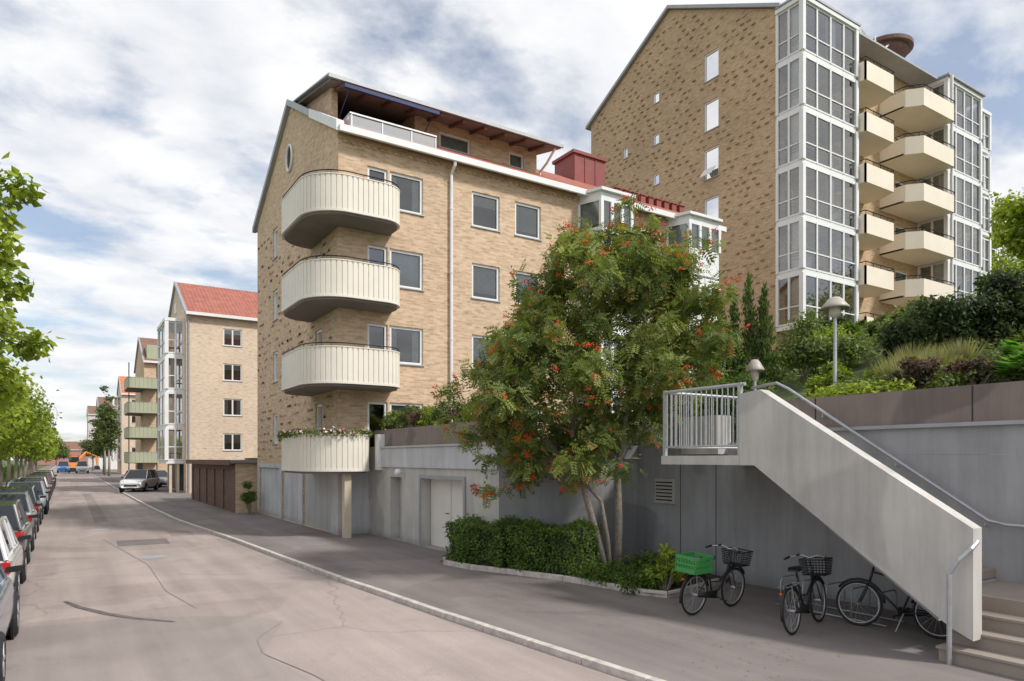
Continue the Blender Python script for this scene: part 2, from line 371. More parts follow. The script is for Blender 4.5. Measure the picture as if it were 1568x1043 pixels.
for a,b in ((26.3,26.55),(29.3,29.6),(33.2,33.65)): B('plinth',CON_G).lbox(Fg,a,b,-.02,0,0,2.12)
B('plinth',CON_G).lbox(Fg,22.25,33.65,-.02,0,2.125,2.3)
B('plinth',CON_G).lbox(Ff,7.57,8.6,-.02,0,0,2.25)
for x in np.arange(7.7,25.7,.26): B('dentils',BR).lbox(Ff,x,x+.13,-.05,0,12.98,13.07)
B('dentils',BR).lbox(Ff,7.5,25.8,-.06,0,13.075,13.2)
pipe=B('drainpipe',WHITE)
pipe.tube([(11.7,21.85,13.2),(11.7,21.9,13.0),(11.7,22.17,12.75),(11.7,22.17,2.8)],.06,8)
for z in (11.5,9.2,6.8,4.4): pipe.tube([(11.7,22.17,z),(11.7,22.17,z+.06)],.075,8)
pipe.tube([(25.7,21.85,13.2),(25.7,21.9,13.0),(25.7,22.17,12.6),(25.7,22.17,4)],.06,8)
pipe.tube([(17.1,23.2,15.4),(17.1,23.8,15.0),(17.1,24.3,14.8),(17.1,24.3,14.3)],.05,8)
rw=B('round_window',WHITE)
P=[(7.5,28+.38*math.cos(t),14.5+.5*math.sin(t)) for t in np.linspace(0,2*math.pi,25)]; rw.tube(P,.05,6)
B('round_glass',DK).face([(7.53,28+.36*math.cos(t),14.5+.48*math.sin(t)) for t in np.linspace(0,2*math.pi,24,endpoint=False)])
Fa=((0,24.4),(1,0),(0,-1))
aw=[(12.35,13.75,14.75,15.4),(15.6,16.35,14.75,15.4)]
B('attic_wall',BR).wall(Fa,11.3,17.0,13.9,15.75,aw)
for w in aw: window(B,Fa,*w,blind='f')
B('attic_wall',BR).face([(17,24.4,14),(17,27.95,14),(17,27.95,16.6),(17,24.4,15.75)])
B('attic_wall',BR).xprism([(24.0,13.9),(25.2,14.4),(27.9,15.9),(27.9,16.55),(24.0,15.72)],7.9,8.12)
B('attic_wall',BR).box(11.3,11.45,24.402,26.3,13.5,15.9)
B('attic_recess',DK).face([(8.1,26.3,13.4),(11.3,26.3,13.4),(11.3,26.3,16.1),(8.1,26.3,16.1)])
g=B('attic_door',WHITE)
for x in (8.4,9.3,10.2,11.1): g.box(x,x+.08,26.2,26.28,13.6,15.5)
ar=B('attic_roof',SOF); roofslab(ar,7.62,17.4,23.2,15.56,Ym+.1,16.62,.1)
at_=B('attic_roof_edge',GREYM); roofslab(at_,7.5,17.45,23.15,15.62,Ym+.1,16.68,.055)
at2=B('attic_fascia',GREYM); at2.box(7.5,17.45,23.05,23.147,15.47,15.6)
for x in np.arange(8,17.3,.95): B('rafter_tail',BROWNW).hexa([(x,23.2,15.33),(x+.1,23.2,15.33),(x+.1,24.4,15.6),(x,24.4,15.6),(x,23.2,15.455),(x+.1,23.2,15.455),(x+.1,24.4,15.72),(x,24.4,15.72)])
B('awning',NAVY).box(8.0,11.6,22.9,23.02,15.2,15.32); 
for x in (8.2,11.4): B('awning',NAVY).tube([(x,23.0,15.2),(x,24.2,14.6)],.02,5)
for x in (8.1,9.2,10.3,11.25): B('attic_rail',STEEL).box(x,x+.04,22.55,22.59,13.4,14.15)
B('attic_rail',STEEL).box(8.05,11.3,22.53,22.6,14.15,14.2)
B('attic_rail',STEEL).box(8.05,8.1,22.6,24.4,14.15,14.2)
B('attic_rail_glass',GLASSF).face([(8.05,22.57,13.5),(11.3,22.57,13.5),(11.3,22.57,14.12),(8.05,22.57,14.12)])
B('attic_rail_glass',GLASSF).face([(8.05,22.6,13.5),(8.05,24.2,14.1),(8.05,24.2,14.12),(8.05,22.6,14.12)])
B('parapet',WHITE).hexa([(7.36,21.88,13.15),(7.62,21.88,13.15),(7.62,24.9,14.8),(7.36,24.9,14.8),(7.36,21.88,13.5),(7.62,21.88,13.5),(7.62,24.9,15.12),(7.36,24.9,15.12)])
for (a,b) in ((17.6,19.9),(22.6,25.2)):
    for i,zf in enumerate([2.9,5.45,8.1,10.75]):
        z0=zf;z1=zf+2.45
        pl=[(a,22.25),(a+.35,21.25),(b-.35,21.25),(b,22.25)]
        w=B('bay_panel',WHITE)
        w.prism(pl,z0-.1,z0+1.05); w.prism(pl,z1-.35,z1)
        for pi,(p,q) in enumerate(zip(pl,pl[1:])):
            n=3 if abs(p[0]-q[0])>1 else 1
            for k in range(n+(1 if pi==2 else 0)):
                x=p[0]+(q[0]-p[0])*k/n; y=p[1]+(q[1]-p[1])*k/n; w.box(x-.07,x+.07,y-.07,y+.07,z0+1.05,z1-.35)
            B('bay_glass',GLASS).face([(p[0],p[1],z0+1.05),(q[0],q[1],z0+1.05),(q[0],q[1],z1-.35),(p[0],p[1],z1-.35)])
        B('bay_curtain',CURT).prism([(a+.12,22.2),(a+.45,21.4),(b-.45,21.4),(b-.12,22.2)],z0+1.2,z1-.36)
    B('bay_roof',WHITE).prism([(a-.15,22.2),(a+.25,21.1),(b-.25,21.1),(b+.15,22.2)],13.205,13.32)
c=B('chimney',REDR); c.box(21.2,23.2,27.2,28.8,15.5,17.7); c.box(21.1,23.3,27.1,28.9,17.7,17.85)
for x in (21.2,21.86,22.53): c.box(x+.02,x+.06,27.17,27.197,15.6,17.68)
for k in range(9):
    x=21.4+k*.52; c.box(x,x+.3,24.3,25.1,14.2,15.05); c.box(x-.04,x+.34,24.25,25.15,15.05,15.1)
def bal_path(xr=9.42,yl=25.3):
    return rounded_path([(7.55,yl),(6.25,yl),(6.25,20.95),(xr,20.95),(xr,22.25)],[0,1.15,1.3,.75,0])
for i,zf in enumerate([2.2,4.95,7.65,10.32]):
    xr=9.42 if i else 8.35
    balcony(B,bal_path(xr),[(xr,22.249),(7.549,22.249),(7.549,25.3)],zf,1.05)
B('column',COLB).box(7.4,7.62,21.2,21.45,0,2.04)
B('balcony_stair_side',WHITE).box(8.45,8.75,21.0,21.3,2.15,3.3)
bb=B('gable_bricks',BR); bb2=B('gable_bricks_dark',BRD)
for k in range(420):
    y=random.uniform(22.6,33.3); z=2.6+.083*4*int(random.uniform(0,30)); 
    if any(a-.3<y<b+.1 and c-.2<z<d+.2 for a,b,c,d in [w[:4] for w in gab]): continue
    if z>13: continue
    (bb if k%2 else bb2).box(7.52,7.549,y,y+.24,z,z+.07)
B.finish()
gr=MB(); gr.lathe((7.1,21.7,8.45),[(0.0,-.28),(.2,-.2),(.27,0),(.2,.2),(0.02,.28)],16); gr.tube([(7.1,21.7,7.64),(7.1,21.7,8.2)],.03,6)
gr.obj('kettle_grill',simple('grill_blue',(.02,.03,.06),.3),None,True)
def rand_unit(n):
    d=rng.normal(size=(n,3)); return d/np.linalg.norm(d,axis=1)[:,None]
def nrmz(a): return a/np.maximum(1e-9,np.linalg.norm(a,axis=1))[:,None]
def leafmesh(name,P,A,Nn,L,W,mi,mats,parent=None):
    S=nrmz(np.cross(Nn,A)); L=np.asarray(L).reshape(-1,1)*np.ones((len(P),1)); W=np.asarray(W).reshape(-1,1)*np.ones((len(P),1))
    n=len(P); vs=np.empty((n,4,3)); up=nrmz(np.cross(A,S))
    vs[:,0]=P; vs[:,1]=P+A*L*.45+S*W*.5-up*W*.12; vs[:,2]=P+A*L; vs[:,3]=P+A*L*.45-S*W*.5-up*W*.12
    me=bpy.data.meshes.new(name); me.from_pydata(vs.reshape(-1,3).tolist(),[],np.arange(4*n).reshape(n,4).tolist())
    for m in mats: me.materials.append(m)
    me.polygons.foreach_set('material_index',np.asarray(mi,dtype=np.int32)); me.update()
    o=bpy.data.objects.new(name,me); scene.collection.objects.link(o)
    if parent: o.parent=parent
    return o
def clump_pts(cl,n,L,spread=2.4):
    cl=np.array(cl,float); vol=(cl[:,3]*cl[:,4]*cl[:,5])**(2/3); idx=rng.choice(len(cl),n,p=vol/vol.sum())
    d=rand_unit(n); r=rng.random(n)**(1/spread)
    jit=1+.25*rng.normal(size=n)*(rng.random(n)<.35)
    P=cl[idx,:3]+d*(r*jit)[:,None]*cl[idx,3:6]
    Nn=nrmz(d*.7+np.array([0,0,.6])+rng.normal(size=(n,3))*.55)
    A=rng.normal(size=(n,3))+d*.7-np.array([0,0,.35]); A=nrmz(A-(A*Nn).sum(1)[:,None]*Nn)
    tone=rng.integers(0,3,len(cl))[idx]; sw=rng.random(n)<.45; tone=np.where(sw,rng.integers(0,3,n),tone)
    return P,A,Nn,L*(.7+.6*rng.random(n)),tone
def subclumps(c,R,ns,sr,flat=.0):
    out=[]
    for _ in range(ns):
        d=rand_unit(1)[0]; r=random.random()**.45*.82
        if d[2]<-.2: d[2]*=.7
        k=random.uniform(.7,1.3)
        out.append((c[0]+d[0]*R[0]*r,c[1]+d[1]*R[1]*r,c[2]+d[2]*R[2]*r,sr*k,sr*k,sr*k*.75))
    return out
def bush(name,c,R,n,L,mats,ns=14,asp=.5,stems=True):
    cl=subclumps(c,R,ns,min(R)*.42); P,A,Nn,l,t=clump_pts(cl,n,L)
    e=empty(name); leafmesh('foliage',P,A,Nn,l,l*asp,t,mats,e)
    if stems:
        m=MB(); zb=c[2]-R[2]
        for q in cl[:7]: m.tube([(c[0],c[1],zb-.1),((c[0]+q[0])/2,(c[1]+q[1])/2,(zb+q[2])/2),(q[0],q[1],q[2])],[.03,.02,.008],5)
        m.obj('stems',TRUNK,e)
    return e
def tree(name,base,c,R,n,L,mats,ns=40,sr=.8,asp=.65,tr=.16,extra=()):
    cl=subclumps(c,R,ns,sr)+list(extra); P,A,Nn,l,t=clump_pts(cl,n,L)
    e=empty(name); leafmesh('crown',P,A,Nn,l,l*asp,t,mats,e)
    m=MB(); fork=V((c[0]*.6+base[0]*.4,c[1]*.6+base[1]*.4,c[2]-R[2]*.55)); b=V(base)
    m.tube([b,b.lerp(fork,.5)+V((.05,.03,0)),fork],[tr,tr*.8,tr*.65],9)
    for q in cl[::max(1,len(cl)//22)]+list(extra)[::2]:
        q=V(q[:3]); mid=fork.lerp(q,.5)+V((0,0,.25)); m.tube([fork,mid,q],[tr*.36,tr*.16,tr*.04],6)
    m.obj('trunk',TRUNK,e,True); return e
fb=empty('flower_boxes'); m=MB(); at,Lt=resample(bal_path(8.35),.05)
cl=[];fp=[]
for s in np.arange(.5,Lt-.3,.22):
    p,nn=at(s); cl.append((p.x-nn.x*.02,p.y-nn.y*.02,3.34,.16,.16,.12))
    if 2.4<s<5.6 or random.random()<.3: fp.append((p.x-nn.x*.08,p.y-nn.y*.08,3.4,.13,.13,.1))
P,A,Nn,l,t=clump_pts(cl,1800,.08); leafmesh('leaves',P,A,Nn,l,l*.5,t,HED,fb)
P,A,Nn,l,t=clump_pts(fp,150,.08); leafmesh('flowers',P,A,Nn,l,l*.8,(rng.random(len(P))<.6).astype(int),FLW,fb)
for s in np.arange(.6,Lt-.9,.9):
    p,nn=at(s);q,_=at(s+.75)
    m.hexa([(p.x+nn.x*.1,p.y+nn.y*.1,3.12),(q.x+nn.x*.1,q.y+nn.y*.1,3.12),(q.x+nn.x*.25,q.y+nn.y*.25,3.12),(p.x+nn.x*.25,p.y+nn.y*.25,3.12),
            (p.x+nn.x*.1,p.y+nn.y*.1,3.29),(q.x+nn.x*.1,q.y+nn.y*.1,3.29),(q.x+nn.x*.25,q.y+nn.y*.25,3.29),(p.x+nn.x*.25,p.y+nn.y*.25,3.29)])
m.obj('box',BROWNW,fb)
# ---- glazed verandas
def gl_bay(B,x0,x1,y0,y1,levels,h,frame=WHITE,n1=2,n2=4,glass=GLASS2,slabm=WHITE,bars=True,cw=.13,mw=.06):
    fr=B('veranda_frame',frame); gl=B('veranda_glass',glass); sb=B('veranda_slab',slabm)
    for li,z in enumerate(levels):
        sb.box(x0-.02,x1+.02,y0-.02,y1,z-.14,z+.12)
        B('veranda_ceiling',LTI).face([(x0,y0,z+h-.17),(x1,y0,z+h-.17),(x1,y1,z+h-.17),(x0,y1,z+h-.17)])
        rr=random.Random(li*7+int(x0*10))
        if rr.random()<.7: B('veranda_curtain',CURT).box(x0+.16,x0+.18,y0+.2,y0+.2+(y1-y0)*rr.uniform(.2,.55),z+.15,z+h-.2)
        if rr.random()<.7:
            a=x0+(x1-x0)*rr.uniform(.0,.5); B('veranda_curtain',CURT).box(a+.16,a+(x1-x0)*rr.uniform(.15,.35),y0+.16,y0+.18,z+.15,z+h-.2)
        if rr.random()<.8:
            a=x0+(x1-x0)*rr.uniform(.15,.7); B('veranda_furniture',BROWNW).box(a,a+.8,y0+.5,y0+1.0,z+.6,z+.65); B('veranda_furniture',BROWNW).box(a+.05,a+.1,y0+.5,y0+.55,z+.14,z+.6); B('veranda_furniture',BROWNW).box(a+.7,a+.75,y0+.5,y0+.55,z+.14,z+.6)
        za,zb=z+.122,z+h-.142
        for (x,y) in ((x0,y0),(x1,y0)): fr.box(x-cw,x+cw,y-cw,y+cw,za,zb)
        for x in (x0,x1): fr.box(x-cw*.7,x+cw*.7,y1-.16,y1-.003,za,zb)
        for k in range(1,n2):
            x=x0+(x1-x0)*k/n2; fr.box(x-mw,x+mw,y0-mw,y0+mw,za,zb)
        for k in range(1,n1):
            y=y0+(y1-y0)*k/n1
            for x in (x0,x1): fr.box(x-mw,x+mw,y-mw,y+mw,za,zb)
        for zz,t in ((z+.125,.09),(z+1.08,.07),(z+h-.25,.1)):
            fr.box(x0+cw,x1-cw,y0-.045,y0+.045,zz,zz+t)
            for x in (x0,x1): fr.box(x-.045,x+.045,y0+cw,y1-.17,zz,zz+t)
        if bars:
            rb=B('veranda_rail',GREYM)
            for zz in (.75,.92,1.25):
                rb.tube([(x0+.15,y0+.1,z+zz),(x1-.15,y0+.1,z+zz)],.02,5); rb.tube([(x0+.1,y0+.15,z+zz),(x0+.1,y1-.1,z+zz)],.02,5)
        for (xa,ya,xb,yb) in ((x0,y1-.1,x0,y0),(x0,y0,x1,y0),(x1,y0,x1,y1-.1)):
            gl.face([(xa,ya,z+.13),(xb,yb,z+.13),(xb,yb,z+h-.15),(xa,ya,z+h-.15)])
    z=levels[-1]+h; sb.box(x0-.15,x1+.15,y0-.15,y1,z-.138,z+.1)
fr2=wins([(10.05,11.4)],splits=(.5,),blind=None)+wins([(14.5,15.8)])+wins([(19,20.3)])
B,Ff,Fg=slab_house('brick_apartment_house',7.5,25.0,55.9,67.2,BRL,TILE,fr2,wins([(64,65)]),[(57.3,61.7,.02,2.1),(62.2,66.8,.02,2.1)])
gl_bay(B,6.3,7.49,57,62,[2.3,4.95,7.6,10.25],2.65,n1=2,n2=2,bars=False)
B('garage_gap',DK).lquad(Fg,57.3,61.7,.2,0,2.1); B('garage_door',BROWNW).lquad(Fg,62.2,66.8,.1,0,2.1)
B('attic_window',WHITE).box(7.42,7.5,61.2,61.9,14.2,15)
for x in(6.5,7.0): B('column',COLB).box(x,x+.18,57.1,57.3,0,2.15)
B('drainpipe',GREYM).tube([(7.8,55.6,13.1),(7.65,55.83,12.7),(7.65,55.83,.1)],.06,6)
B.finish()
B,Ff,Fg=slab_house('brick_apartment_house',7.3,24.0,86.2,97.5,BR,TILEB,wins([(9.6,10.9)]),wins([(94,95)]),[(88,96,.02,2.1)])
B('garage_gap',DK).lquad(Fg,88,96,.15,0,2.1)
for zf in FL:
    balcony(B,rounded_path([(7.3,90.2),(5.6,90.2),(5.6,84.8),(8.6,84.8),(8.6,86.2)],[0,.3,.3,.3,0]),[(8.6,86.19),(7.29,86.19),(7.29,90.2)],zf,1.05,SAGE,False,.4)
B('posts',DKR).box(5.7,5.8,84.9,85.0,0,12.9); B('posts',DKR).box(8.4,8.5,84.9,85,0,12.9)
B('dormer',SAGE).box(7.6,9.5,86.4,90,13.4,15.2)
B.finish()
B,Ff,Fg=slab_house('brick_apartment_house',7.8,26,131,142,BRL,tilem('roof_tile_orange',(.62,.2,.09)),wins([(9.2,10.6),(12,13.3)]),wins([(134,135.2),(138,139.2)]))
gl_bay(B,6.7,7.79,132,137,[2.3,4.95,7.6,10.25],2.65,n1=1,n2=2,bars=False); B.finish()
B,Ff,Fg=slab_house('white_house',6.8,22,196,210,simple('render_white',(.7,.68,.64),.8,.08,.5),TILEB,wins([(8,9.5),(11,12.5)]),wins([(198,200),(203,205),(207,208.5)]),eave=15,apex=18); B.finish()
B,Ff,Fg=slab_house('white_house',6.2,22,262,276,simple('render_white2',(.6,.55,.52),.8,.08,.5),TILEB,wins([(8,9.5),(11,12.5)]),wins([(264,266),(269,271)]),eave=17,apex=20); B.finish()
B,Ff,Fg=slab_house('red_house',-14,16,352,368,simple('render_red',(.4,.2,.16),.8,.08,.5),TILEB,[(x,x+1.4,2.5,4,dict()) for x in range(-12,14,4)],[],eave=6.5,apex=10); B.finish()
# ---- garage row
B=Bld('garage_row'); Fg=((6.6,0),(0,1),(-1,0))
dd=[(34.6+i*2.45,34.6+i*2.45+2.2,.03,2.0) for i in range(5)]
B('wall',BROWNW).wall(Fg,33.9,47,0,2.3,dd); B('end_wall',BR).box(6.62,12,33.9,34.1,0,2.28)
B('wall',BROWNW).face([(6.6,47,0),(12,47,0),(12,47,2.3),(6.6,47,2.3)])
for a,b,c,d in dd:
    for k in range(8): B('door',BROWNW).lbox(Fg,a+(b-a)*k/8+.01,a+(b-a)*(k+1)/8-.01,.06,.1,c,d)
    B('door_gap',DK).lquad(Fg,a,b,.12,c,d)
B('roof',SOF).box(6.35,12.1,33.7,47.2,2.3,2.45); B('roof_edge',BROWNW).box(6.3,6.347,33.7,47.2,2.22,2.47)
B.finish()
# ---------------------------------------------------------------- tower
B=Bld('brick_tower_block'); TX,TY0,TY1=34.6,25.4,42.2; TE,TA=28.6,33.1; TM=33.8
Fg=((TX,0),(0,1),(-1,0)); Ff=((0,TY0),(1,0),(0,-1))
S=3.05; LV=[10+S*k for k in range(6)]
tw=[(29.6,30.8,a,b) for a,b in ((26.7,28.5),(23.5,25.4),(20.4,22.35),(17.3,19.2),(14.2,16.1))]+[(34.8,35.4,a,a+.8) for a in (27.3,24.4,21.6,18.6)]+[(38.0,38.5,24.6,25.4)]
B('wall',BRT).wall(Fg,TY0,TY1,0,TE,tw)
for i,w in enumerate(tw): window(B,Fg,*w,blind=('b' if i%2 else 'n') if w[1]-w[0]>.8 else 'n',sill=True)
B('window_frame',WHITE).hexa([(34.5,29.75,21.0),(34.5,30.7,21.0),(34.5,30.7,21.05),(34.5,29.75,21.05),(34.1,29.75,20.5),(34.1,30.7,20.5),(34.1,30.7,20.55),(34.1,29.75,20.55)])
for x in (TX,58): B('wall',BRT).face([(x,TY0,TE),(x,TY1,TE),(x,TM,TA)])
fw=[]
for z in LV:
    fw+=[(35.4,36.3,z+.1,z+2.3),(36.8,38.6,z+.9,z+2.3),(40.3,41.1,z+.1,z+2.3),(41.4,42.7,z+.9,z+2.3),(46.2,47,z+.1,z+2.3),(47.4,49,z+.9,z+2.3),(51,53,z+.8,z+2.3)]
B('wall',BRT).wall(Ff,TX,58,0,TE,fw)
for w in fw: window(B,Ff,*w,sill=False)
B('wall',BRT).face([(58,TY0,0),(58,TY1,0),(58,TY1,TE),(58,TY0,TE)]); B('wall',BRT).face([(TX,TY1,0),(58,TY1,0),(58,TY1,TE),(TX,TY1,TE)])
sl=(TA-TE)/(TM-TY0)
r=B('roof',GREYM); roofslab(r,TX-.25,58.2,TY0-.4,TE-.4*sl+.25,TM,TA+.25,.22); roofslab(r,TX-.25,58.2,TM,TA+.25,TY1+.4,TE-.4*sl+.25,.22)
B('roof',GREYM).box(50.0,55.3,23.2,25.3,28.42,28.54); B('roof',GREYM).box(34.4,40.05,23.5,25.3,28.42,28.54)
B('roof_edge',GREYM).box(40.06,49.9,23.9,25.3,28.36,28.48)
gl_bay(B,34.6,39.8,23.7,25.38,LV,S,n1=2,n2=4)
gl_bay(B,50.3,55.0,23.5,25.38,LV[:],S,n1=2,n2=4)
gl_bay(B,55.9,57.6,24.0,25.38,LV[:],S-.25,n1=1,n2=2)
for z in LV[:]:
    for pts in ([(40.02,25.39),(40.02,23.2),(43.1,23.2),(43.6,24.3),(43.6,25.39)],[(45.4,25.39),(45.4,23.7),(46.1,22.9),(50.1,22.9),(50.1,25.39)]):
        b=B('balcony_front',CREAMT)
        for p,q in zip(pts,pts[1:]):
            d=(V((*q,0))-V((*p,0))).normalized(); nn=V((-d.y,d.x,0))*.1
            b.hexa([(p[0],p[1],z-.12),(q[0],q[1],z-.12),(q[0]+nn.x,q[1]+nn.y,z-.12),(p[0]+nn.x,p[1]+nn.y,z-.12),(p[0],p[1],z+1.0),(q[0],q[1],z+1.0),(q[0]+nn.x,q[1]+nn.y,z+1.0),(p[0]+nn.x,p[1]+nn.y,z+1.0)])
            B('balcony_rail',DKR).tube([(p[0],p[1],z+1.22),(q[0],q[1],z+1.22)],.03,5)
            L=(V((*q,0))-V((*p,0))).length
            for k in range(int(L/.8)+1):
                B('balcony_rail',DKR).tube([(p[0]+d.x*k*.8,p[1]+d.y*k*.8,z+1.0),(p[0]+d.x*k*.8,p[1]+d.y*k*.8,z+1.22)],.018,4)
        B('balcony_slab',CREAMT).prism([(x+ (.05 if x<42 else 0),y+.11) for x,y in pts],z-.11,z)
    for x in (41.5,47.0): 
        if random.random()<.6: B('balcony_furniture',BROWNW).box(x,x+.9,24.2,24.7,z+.65,z+.7); B('balcony_furniture',WHITE).box(x+1.2,x+1.7,24.3,24.8,z+.1,z+1.25)
B('balcony_post',WHITE).box(50.0,50.14,23.0,23.14,9.8,28.3)
bb=B('relief_bricks',BRT); bb2=B('relief_bricks_dark',BRD)
for zi in range(54):
    z=10+zi*.42
    for yi in range(28):
        y=TY0+.2+yi*.62+(.31 if zi%2 else 0)+random.uniform(-.1,.1)
        if random.random()<.35 or y>TY1-.3: continue
        if z>TE+ (1-abs(y-TM)/8.4)*4.5-.4: continue
        if any(a-.35<y<b+.15 and c-.2<z<d+.2 for a,b,c,d in tw): continue
        (bb if random.random()<.4 else bb2).box(TX-.06,TX-.001,y,y+.25,z,z+.08)
cn=B('roof_canopy',BROWNW); ctr=(47.4,26.2)
pts=[(ctr[0]+1.8*math.cos(t),ctr[1]+1.8*math.sin(t)) for t in np.linspace(0,2*math.pi,30,endpoint=False)]
cn.prism(pts,30.5,30.75); cn.prism([(ctr[0]+1.5*math.cos(t),ctr[1]+1.5*math.sin(t)) for t in np.linspace(0,2*math.pi,30,endpoint=False)],30.2,30.498)
B('roof_box',BRD).box(46.6,48.6,25.7,28,28.5,30.19); B('roof_box',TILE).box(42.6,45.4,25.9,27.5,28.6,29.6)
for x in (42.5,44.2): B('roof_poles',WHITE).tube([(x,25.0,28.5),(x,25.0,30.0)],.06,6)
B('roof_poles',WHITE).tube([(42.5,25.0,29.9),(44.9,25.0,29.2),(46.4,25.3,30.3)],.06,6)
B.finish()
# ---------------------------------------------------------------- ground
def sheet(name,poly,z,mat):
    m=MB(); m.face([(x,y,z) for x,y in poly]); return m.obj(name,mat)
g=MB(); 
for i in range(20):
    for j in range(20):
        x=-2000+i*200;y=-2000+j*200; g.face([(x,y,-.14),(x+200,y,-.14),(x+200,y+200,-.14),(x,y+200,-.14)])
g.obj('ground',GRASS)
kl=[(7.2,-12),(6.3,-2),(5.85,2.5),(5.55,5.8),(5.15,10),(4.85,14.2),(4.6,19),(4.45,22.5),(4.15,27),(3.85,31.8),(3.7,40),(3.6,60),(3.6,350)]
sheet('road',[(-2.9,-12)]+kl+[(-2.9,350)],-.08,ASR)
m=MB()
for (a,b) in zip(kl,kl[1:]):
    m.face([(a[0]+.12,a[1],0),(30,a[1],0),(30,b[1],0),(b[0]+.12,b[1],0)])
m.obj('pavement',ASP)
m=MB()
for (a,b) in zip(kl,kl[1:]):
    L=math.dist(a,b); n=max(1,int(L/1.0)) if L<30 else 60
    for k in range(n):
        t0=k/n;t1=(k+1)/n-.012/max(1,L/n)/n; p=(a[0]+(b[0]-a[0])*t0,a[1]+(b[1]-a[1])*t0); q=(a[0]+(b[0]-a[0])*t1,a[1]+(b[1]-a[1])*t1); j=random.uniform(-.004,.004)
        m.hexa([(p[0],p[1],-.12),(p[0]+.12,p[1],-.12),(q[0]+.12,q[1],-.12),(q[0],q[1],-.12),(p[0],p[1],.012+j),(p[0]+.12,p[1],.012+j),(q[0]+.12,q[1],.012+j),(q[0],q[1],.012+j)])
m.obj('kerb',KERB,bevel=.01)
m=MB(); m.box(-3.05,-2.9,-12,350,-.12,.04); m.obj('kerb',KERB)
m=MB(); m.face([(-5.5,-12,0.0),(-3.05,-12,0.0),(-3.05,350,0.0),(-5.5,350,0.0)]); m.obj('pavement',ASP)
sheet('asphalt_repair',[(1.3,23.5),(2.7,23.4),(2.75,25.0),(1.35,25.1)],-.076,ASD)
sheet('asphalt_repair',[(3.0,25.8),(3.7,25.7),(3.75,27.2),(3.05,27.3)],-.076,ASM)
sheet('asphalt_repair',[(1.0,33),(1.5,33),(1.6,60),(1.1,60)],-.076,ASM)
sheet('asphalt_repair',[(5.6,14.2),(6.2,14.1),(6.25,14.6),(5.65,14.7)],.004,ASD)
sheet('asphalt_repair',[(-2.85,13.2),(1.0,12.8),(2.6,11.9),(2.9,11.2),(2.2,9.5),(3.0,4),(3.2,-8),(-2.85,-8)],-.0765,asphalt('asphalt_newer',(.345,.295,.275),False))
def strip(name,pts,w,z,mat):
    m=MB(); at,L=resample([V((*p,0)) for p in pts],.1); n=40
    for k in range(n):
        p,a=at(L*k/n);q,b=at(L*(k+1)/n); wa=w*(.55+.45*math.sin(math.pi*(k+.5)/n))
        m.face([(p.x-a.x*wa,p.y-a.y*wa,z),(q.x-b.x*wa,q.y-b.y*wa,z),(q.x+b.x*wa,q.y+b.y*wa,z),(p.x+a.x*wa,p.y+a.y*wa,z)])
    return m.obj(name,mat)
arc=[(0.0,14.9),(.2,14.2),(.55,13.4),(.95,12.7),(1.45,12.1)]
strip('tyre_mark',arc,.06,-.0722,RUB)
strip('tar_seam',[(2.9,11.2),(2.3,10.3),(2.2,9.5),(2.5,8.2),(3.0,4)],.009,-.0725,ASM)
strip('tar_seam',[(1.0,26),(1.7,19),(1.65,15),(1.9,13)],.009,-.0728,ASM)
mh=MB(); mh.lathe((1.95,20.4,-.075),[(0,0),(.32,0),(.34,.0)],24); mh.lathe((1.1,29.4,-.075),[(0,0),(.3,0)],24); mh.obj('manhole_cover',GREYM)
# ---------------------------------------------------------------- terrace / hill
def hz(x,y):
    z=3.42+(x-11.6-.35*max(0,y-8.5))*.30
    if y>8.1:
        z=min(z,2.6+max(0,(x-12.6))*.55)
    return min(max(2.58,z),9.3) + .12*math.sin(x*1.3)*math.sin(y*1.1)*(1 if x>13 else 0)
m=MB(); xs=list(np.arange(11.62,20,.4))+list(np.arange(20,75,2.0)); ys=list(np.arange(-30,6,2))+list(np.arange(6,8.1,.5))+[8.1,8.12]+list(np.arange(8.6,14,.5))+list(np.arange(14,62,2))
for a,b in zip(xs,xs[1:]):
    for c,d in zip(ys,ys[1:]):
        m.face([(a,c,hz(a,c)),(b,c,hz(b,c)),(b,d,hz(b,d)),(a,d,hz(a,d))])
hm,nt,b_=newmat('hill_soil'); nt.links.new(ramp(nt,noise(nt,.7,8,.7),[(.4,(.07,.06,.04)),(.55,(.09,.13,.04)),(.7,(.13,.19,.06))]),b_.inputs['Base Color']); b_.inputs['Roughness'].default_value=.95; bump(nt,b_,noise(nt,9,6),.8,.05)
m.obj('hillside',hm)
W=Bld('retaining_wall')
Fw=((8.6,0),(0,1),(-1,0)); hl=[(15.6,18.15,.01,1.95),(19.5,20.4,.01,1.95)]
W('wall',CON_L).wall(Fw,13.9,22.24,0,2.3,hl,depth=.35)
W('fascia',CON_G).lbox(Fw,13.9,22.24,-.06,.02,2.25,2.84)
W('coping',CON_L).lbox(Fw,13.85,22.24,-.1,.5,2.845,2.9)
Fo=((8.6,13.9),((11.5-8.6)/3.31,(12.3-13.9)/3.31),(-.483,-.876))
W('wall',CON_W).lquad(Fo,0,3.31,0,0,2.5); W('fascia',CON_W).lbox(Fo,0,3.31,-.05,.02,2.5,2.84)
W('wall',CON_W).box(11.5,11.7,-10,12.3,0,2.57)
W('wall',CON_W).box(11.5,11.7,9.2,12.3,2.575,2.84)
W('wall',CON_W).box(11.5,11.7,-10,8.12,2.572,3.0)
W('coping',GREYM).box(11.42,11.72,-10,8.14,3.0,3.06)
W('planter',CON_P).box(11.5,11.64,-10,8.14,3.065,3.62); W('planter',CON_P).box(11.641,14,8.0,8.14,2.5,3.62)
for y in np.arange(-8,8,2.6): W('joint',DK).box(11.493,11.4985,y,y+.02,3.07,3.61)
